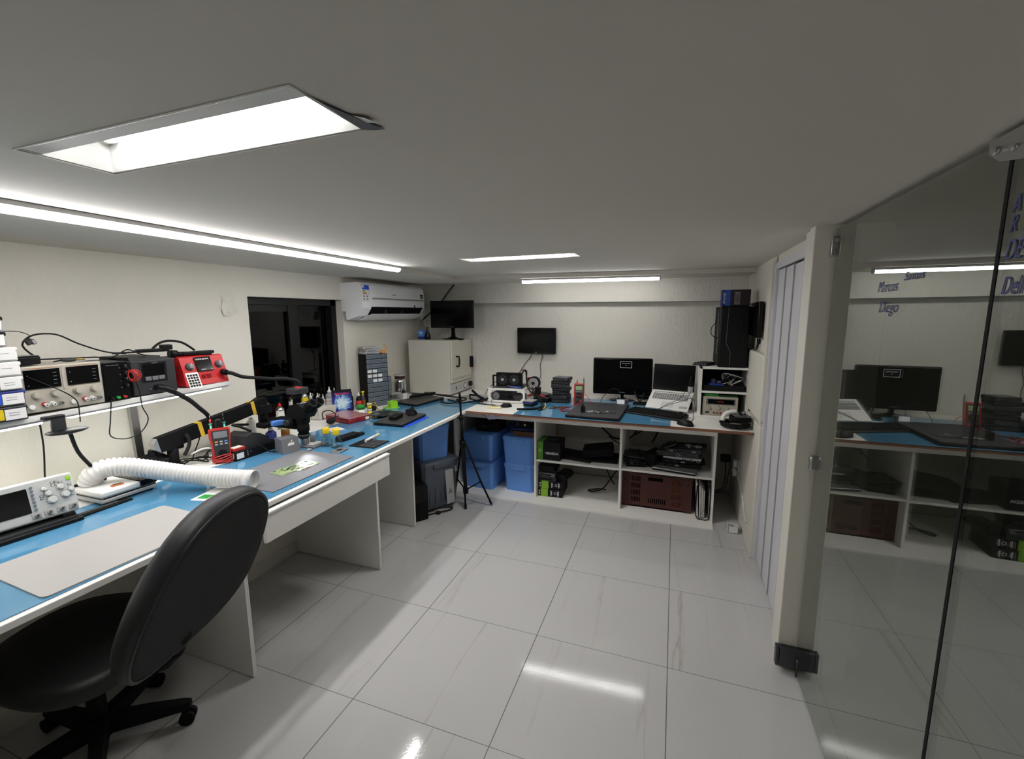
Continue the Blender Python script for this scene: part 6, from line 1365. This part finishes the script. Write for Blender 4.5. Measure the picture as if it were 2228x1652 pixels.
mb = MB(); mb.tube([(-.93, 4.40, .70), (-.80, 4.42, .56), (-.68, 4.42, .56), (-.58, 4.42, .48), (-.52, 4.42, .44), (-.42, 4.42, .44)], .008, 'rubber'); mb.tube([(-.58, 4.42, .46), (-.50, 4.42, .40), (-.43, 4.42, .38)], .006, 'rubber'); tag(mb.build('cable'), 'black cable along the wall behind the middle shelf', 'cable')
mb = MB(); mb.tube([(-.60, 4.20, .352), (-.57, 4.15, .25), (-.52, 4.10, .16), (-.47, 4.10, .08)], .005, 'rubber'); mb.tube([(-.44, 4.05, .25), (-.50, 4.05, .15), (-.57, 4.0, .06), (-.66, 3.98, .03), (-.70, 4.02, .025), (-.62, 4.06, .03), (-.54, 4.02, .05)], .006, 'rubber'); tag(mb.build('cable'), 'black cord looping down at the right of the lower middle compartment', 'cable')
# right unit
for a, b, lab in (((-.33, 4.41, .70), (-.375, 4.40, .58), 'short black cable slanting down at the left of the right shelf'), ((-.28, 4.41, .70), (-.37, 4.38, .46), 'long black cable slanting left behind the right shelf'), ((-.20, 4.41, .70), (-.32, 4.38, .50), 'thin black cable slanting behind the board pile'), ((-.12, 4.41, .70), (-.16, 4.38, .44), 'black cable hanging almost straight behind the middle of the right shelf'), ((.08, 4.41, .70), (.10, 4.38, .55), 'black cable hanging behind the heap of opened laptops')):
    a = Vector(a); b = Vector(b); mb = MB(); mb.tube([a, a.lerp(b, .5)+Vector((.03, 0, -.02)), b], .006, 'rubber'); tag(mb.build('cable'), lab, 'cable')
random.seed(33)
parts_ = [('dark circuit boards piled at the left of the right shelf', -.28, 3.86, .16, .20, .10, 'pcbk'), ]
t = thing('board_pile', 'dark circuit boards piled at the left of the right shelf', 'circuit boards', (-.275, 3.90, zs2))
for k in range(6):
    mb = MB(); mb.at((random.uniform(-.015, .015), random.uniform(-.02, .02), .018*k), rz=random.uniform(-14, 14)); mb.box((-.085, -.11, 0), (.085, .11, .004), 'pcbk')
    for q in range(5):
        x, y = random.uniform(-.07, .05), random.uniform(-.10, .06); mb.box((x, y, .004), (x+.022, y+.03, .012+.004*random.random()), random.choice(['black', 'dgrey', 'mgrey', 'blackm']))
    mb.build('board', t)
t = laptop_closed('closed pale laptop low on the right shelf', .06, 3.86, zs2, -10, .34, .24, .024, 'silver')
mb = MB(); mb.box((-.055, -.11, 0), (.055, .11, .12), 'blackm', .012); mb.box((-.045, -.113, .02), (.02, -.108, .09), 'black', .004); solo('black_gadget', mb, 'upright black gadget between the board pile and the pale laptop', 'gadget', (-.115, 3.93, zs2), -25)
t = thing('stacked_electronics', 'heap of dark opened laptops and boards at the right of the right shelf', 'electronics', (.09, 3.95, zs2+.0255))
for k, (x, z, w, h, a, m) in enumerate(((0, .0, .36, .03, -4, 'black'), (.02, .034, .34, .028, 3, 'blackm'), (.03, .065, .30, .02, -8, 'silver'), (.0, .09, .34, .04, -12, 'pcbk'), (.05, .125, .28, .03, -14, 'dgrey'))):
    mb = MB(); mb.at((x, 0, z), ry=a*.4, rz=a); mb.box((-w/2, -.12, 0), (w/2, .12, h), m, .003)
    for q in range(4): mb.box((-w/2+.03+q*.06, -.122, h*.3), (-w/2+.06+q*.06, -.119, h*.6), random.choice(['lgrey', 'dgrey', 'black']))
    mb.build('unit', t)
mb = MB()
for k in range(5): mb.torus((-.02+.04*k, -.128, .105-.009*k), .013, .002, 'lgrey', (0, 1, 0), 14, 6)
mb.build('rings', t)
for k in range(3):
    mb = MB(); mb.at((-.08+.09*k, -.02, .155), ry=-25+18*k, rz=20*k); mb.box((-.05, -.05, 0), (.05, .05, .012), random.choice(['black', 'pcbk'])); mb.box((-.03, -.03, .012), (.02, .02, .03), 'blackm', .003); mb.build('loose_board', t)
mb = MB(); mb.at((.10, -.03, .165), rz=-10); mb.sphere((0, 0, 0), .07, 'frost', (1.1, .6, .22)); mb.build('clear_bag', t)
# brown crate
t = thing('plastic_crate', 'dark brown-red slotted plastic crate on the floor under the right shelf', 'crate', (-.092, 4.0, .0125), 0)
W, D, H = .575, .36, .318; th = .012
mb = MB(); mb.box((-W/2, -D/2, 0), (W/2, D/2, th), 'brownred'); mb.build('bottom', t)
def slotwall(mb, L_, H, holes, m, th=.010):
    xs = sorted({-L_/2, L_/2} | {h[0] for h in holes} | {h[1] for h in holes}); zs = sorted({0.0, H} | {h[2] for h in holes} | {h[3] for h in holes})
    for i in range(len(xs)-1):
        for j in range(len(zs)-1):
            cx_, cz_ = (xs[i]+xs[i+1])/2, (zs[j]+zs[j+1])/2
            if any(h[0] < cx_ < h[1] and h[2] < cz_ < h[3] for h in holes): continue
            mb.box((xs[i], -D/2, zs[j]), (xs[i+1], -D/2+th, zs[j+1]), m)
holes = [(-.065, .055, H-.072, H-.042)]
for sx in (-1, 1):
    for r_ in range(4):
        for k in range(6): x = sx*.165+(k-2.5)*.0135; holes.append((x-.0035, x+.0035, .045+r_*.062, .045+r_*.062+.045))
for k in range(9): x = -.055+.0165*k; holes.append((x-.004, x+.004, .045, .09))
mb = MB(); slotwall(mb, W-.02, H-.012, holes, 'brownred'); fw = mb.build('front_wall', t)
mb = MB(); mb.box((-W/2, D/2-.01, 0), (W/2, D/2, H-.012), 'brownred'); mb.build('back_wall', t)
for sx in (-1, 1):
    mb = MB(); mb.box((sx*W/2-(.012 if sx > 0 else 0), -D/2, 0), (sx*W/2+(.012 if sx < 0 else 0), D/2, H-.012), 'brownred'); mb.build('side_wall', t)
mb = MB(); mb.prism([(-W/2-.004, H-.03), (W/2+.004, H-.03), (W/2+.004, H), (W/2-.10, H), (W/2-.14, H-.022), (-W/2+.14, H-.022), (-W/2+.10, H), (-W/2-.004, H)], -D/2-.006, -D/2+.012, 'brownred', axis='y')
for sx in (-1, 1): mb.box((sx*(W/2-.03)-.03, -D/2-.006, 0), (sx*(W/2-.03)+.03, -D/2, H-.03), 'brownred', .004); mb.cyl((sx*(W/2-.035), -D/2-.0062, H-.075), (sx*(W/2-.035), -D/2-.0075, H-.075), .007, 'blackm', seg=10)
mb.build('rim', t)
mb = MB(); mb.box((-.24, -.14, .02), (.10, .14, .26), 'blackm', .03); mb.box((.12, -.16, .02), (.23, .10, .24), pmat('orange_inside', '#ef8436', .6)); solo('crate_contents', mb, 'black and orange things inside the brown crate', 'contents', (-.092, 4.0, .026))
# folders standing at the right
t = thing('folder', 'white clear file folder stuffed with papers, standing right of the crate', 'folder', (.272, 3.86, .0125), 0)
mb = MB(); mb.prism([(-.035, .02), (-.02, 0), (.035, 0), (.055, .02), (.055, .28), (.05, .30)], -.12, .14, 'frost', axis='y'); mb.build('sleeve', t) if False else None
for k, (xa, xb) in enumerate(((-.035, -.055), (-.015, -.03), (.0, -.012), (.013, .004))):
    mb = MB(); mb.prism([(xa, .015), (xa+.008, .006), (xb+.012, .30-.02*k), (xb, .30-.02*k)], -.13+.01*k, .12, 'paper', axis='y'); mb.build('paper_stack', t)
mb = MB(); mb.tube([(-.045, -.135, .29), (-.048, -.135, .08), (-.035, -.135, .015), (.0, -.135, .004), (.045, -.135, .01), (.055, -.135, .05), (.055, -.135, .25), (.03, -.135, .31)], .004, 'blackm', 8); mb.prism([(.05, .01), (.056, .01), (.056, .27), (.035, .31), (.05, .25)], -.135, .12, 'frost', axis='y'); mb.build('cover', t)
# small white box, outlet and cables at the right wall
t = thing('open_box', 'small open white box on the floor by the right wall', 'box', (.490, 3.625, 0), 0)
mb = MB(); s_ = .036
mb.box((-s_, -s_, 0), (s_, s_, .003), 'white')
for a in range(4): mb.at((0, 0, 0), rz=90*a); mb.box((-s_, -s_, .0), (s_, -s_+.003, .055), 'white')
mb.at(); mb.box((-.008, .0, .003), (.008, .016, .04), 'dgrey'); mb.build('box', t)
t = thing('wall_socket', 'white double wall socket near the floor on the right wall', 'socket', (.555, 4.02, .385), -90)
mb = MB(); mb.box((-.055, -.008, -.09), (.055, 0, .09), 'white', .003); mb.build('plate', t)
for z in (-.038, .038):
    mb = MB(); mb.cyl((0, -.008, z), (0, -.045, z), .036, 'white', seg=20); mb.cyl((0, -.045, z), (0, -.0455, z), .028, 'lgrey', seg=20)
    for x in (-.010, .010): mb.cyl((x, -.0456, z), (x, -.0462, z), .004, 'black', seg=8)
    mb.build('outlet', t)
mb = MB(); mb.box((.42, 4.06, .41), (.50, 4.12, .47), 'blackm', .008); mb.tube([(.46, 4.06, .43), (.46, 4.04, .30), (.44, 4.03, .20), (.38, 4.02, .16), (.30, 4.05, .17)], .004, 'rubber'); mb.tube([(.49, 4.04, .42), (.48, 4.03, .30), (.45, 4.02, .18), (.36, 4.01, .14)], .004, 'rubber')
tag(mb.build('plug'), 'black plug and cords beside the white double wall socket', 'plug')
mb = MB(); mb.tube([(.552, 4.22, .56), (.552, 4.12, .45), (.550, 3.95, .36), (.550, 3.70, .27), (.549, 3.52, .19), (.551, 3.45, .17), (.552, 3.42, .19)], .006, 'plain', 8)
tag(mb.build('conduit'), 'thin painted cable running slantwise along the right wall', 'cable')

# ------------------------------------------------------------------ swivel chair
t = thing('swivel_chair', 'worn black swivel chair with a tall padded back pulled up to the workbench', 'chair', (-2.05, .88, 0))
O = Vector((-2.05, .88, 0))
NB = Vector((math.cos(R(16)), math.sin(R(16)), 0)); UB = Vector((-NB.y, NB.x, 0))
tilt = R(25)
VB = Vector((0, 0, 1))*math.cos(tilt)+NB*math.sin(tilt); WB = NB*math.cos(tilt)-Vector((0, 0, 1))*math.sin(tilt)
CB = Vector((-1.415, .915, .840))-O
X = Matrix.Identity(4)
for i, c in enumerate((UB, VB, WB)):
    for j in range(3): X[j][i] = c[j]
X.translation = CB
def shell(mb, w, h, n, layers, m, curve=0, cap0=True):
    """stack of super-ellipse outlines; layers = (scale, offset along the normal)"""
    prev = None; N_ = 48
    for sc, off in layers:
        ring = []
        for i in range(N_):
            a = 2*math.pi*i/N_; c, s = math.cos(a), math.sin(a)
            y = math.copysign(abs(s)**(2/n), s)*h/2*sc; x = math.copysign(abs(c)**(2/n), c)*w/2*sc*(1-.10*y/(h/2))
            ring.append(mb.v((x, y, off-curve*(x*x)*1.6-curve*.5*y*y)))
        if prev:
            for i in range(N_): mb.face([prev[i], prev[(i+1) % N_], ring[(i+1) % N_], ring[i]], m, True)
        elif cap0: mb.face(ring[::-1], m, True)
        prev = ring
    mb.face(prev, m, True)
mb = MB(); mb.X = X; shell(mb, .535, .60, 2.5, [(.02, .014), (.3, .014), (.6, .014), (.85, .013), (.93, .010), (.962, .002), (.962, -.02)], 'fabric', -.25); mb.build('back_shell', t, label='charcoal cloth back of the backrest')
mb = MB(); mb.X = X; shell(mb, .535, .60, 2.5, [(.945, -.012), (.955, .006), (.985, .002), (1.0, -.018), (.985, -.045), (.93, -.062), (.75, -.072), (.4, -.076), (.02, -.077)], 'vinyl', -.25, False); mb.build('back_cushion', t)
mb = MB(); mb.X = X
N_ = 48; pts = []
for i in range(N_+1):
    a = 2*math.pi*i/N_; c, s = math.cos(a), math.sin(a); y = math.copysign(abs(s)**.8, s)*.30*.965; x = math.copysign(abs(c)**.8, c)*.2675*.965*(1-.10*y/.3); pts.append((x, y, .004+.25*(x*x*1.6+.5*y*y)))
mb.tube(pts, .006, 'vinyl', 6, False); mb.build('piping', t)
seat_c = Vector((-2.01, .87, .470))-O
mb = MB(); mb.X = Matrix.Translation(seat_c) @ Matrix.Rotation(R(16+90), 4, 'Z') @ Matrix.Rotation(R(4), 4, 'X'); shell(mb, .53, .53, 2.6, [(.6, -.045), (.9, -.045), (.97, -.03), (1.0, 0), (.975, .028), (.90, .040), (.6, .046), (.3, .046)], 'tub2', .0); mb.build('seat', t)
mb = MB(); p0 = seat_c+NB*.08+Vector((0, 0, -.065)); p1 = Vector((-1.735, .94, .41))-O; p2 = CB-VB*.24+WB*.015
mb.tube([p0, p1, p1.lerp(p2, .4)+NB*.012, p2], .022, 'rubber', 10)
for k in range(7): q = p1.lerp(p2, .06+.075*k)+NB*.006; mb.torus(q, .029, .006, 'rubber', (p2-p1), 16, 6)
mb.build('back_support', t)
mb = MB(); hc = Vector((0, 0, 0)); mb.cyl((0, 0, .10), (0, 0, .30), .030, 'blackm', seg=18); mb.cyl((0, 0, .28), (seat_c.x, seat_c.y, .40), .024, 'dgrey', seg=16); mb.box((seat_c.x-.10, seat_c.y-.09, .39), (seat_c.x+.10, seat_c.y+.09, .432), 'blackm', .01); mb.build('gas_column', t)
mb = MB(); mb.cyl((0, 0, .06), (0, 0, .135), .052, 'blackm', r2=.042, seg=20); mb.build('hub', t)
for k in range(5):
    a = R(41+72*k); d_ = Vector((math.cos(a), math.sin(a), 0)); s_ = Vector((-d_.y, d_.x, 0))
    mb = MB(); A = []
    for f_, hw, z0, z1 in ((.03, .030, .065, .125), (.16, .026, .066, .115), (.275, .021, .068, .100), (.30, .016, .07, .095)):
        A.append([mb.v(d_*f_+s_*q*hw+Vector((0, 0, zz))) for q, zz in ((-1, z0), (1, z0), (.8, z1), (-.8, z1))])
    mb.face(A[0][::-1], 'blackm'); mb.face(A[-1], 'blackm')
    for r0, r1 in zip(A, A[1:]):
        for i in range(4): mb.face([r0[i], r0[(i+1) % 4], r1[(i+1) % 4], r1[i]], 'blackm')
    lg = mb.build('leg', t)
    mb = MB(); c_ = d_*.285
    for q in (-1, 1): mb.cyl(c_+s_*q*.006+Vector((0, 0, .028)), c_+s_*q*.024+Vector((0, 0, .028)), .028, 'blackm', seg=18)
    mb.cyl(c_+Vector((0, 0, .03)), c_+Vector((0, 0, .075)), .008, 'blackm', seg=10); mb.build('caster', lg)
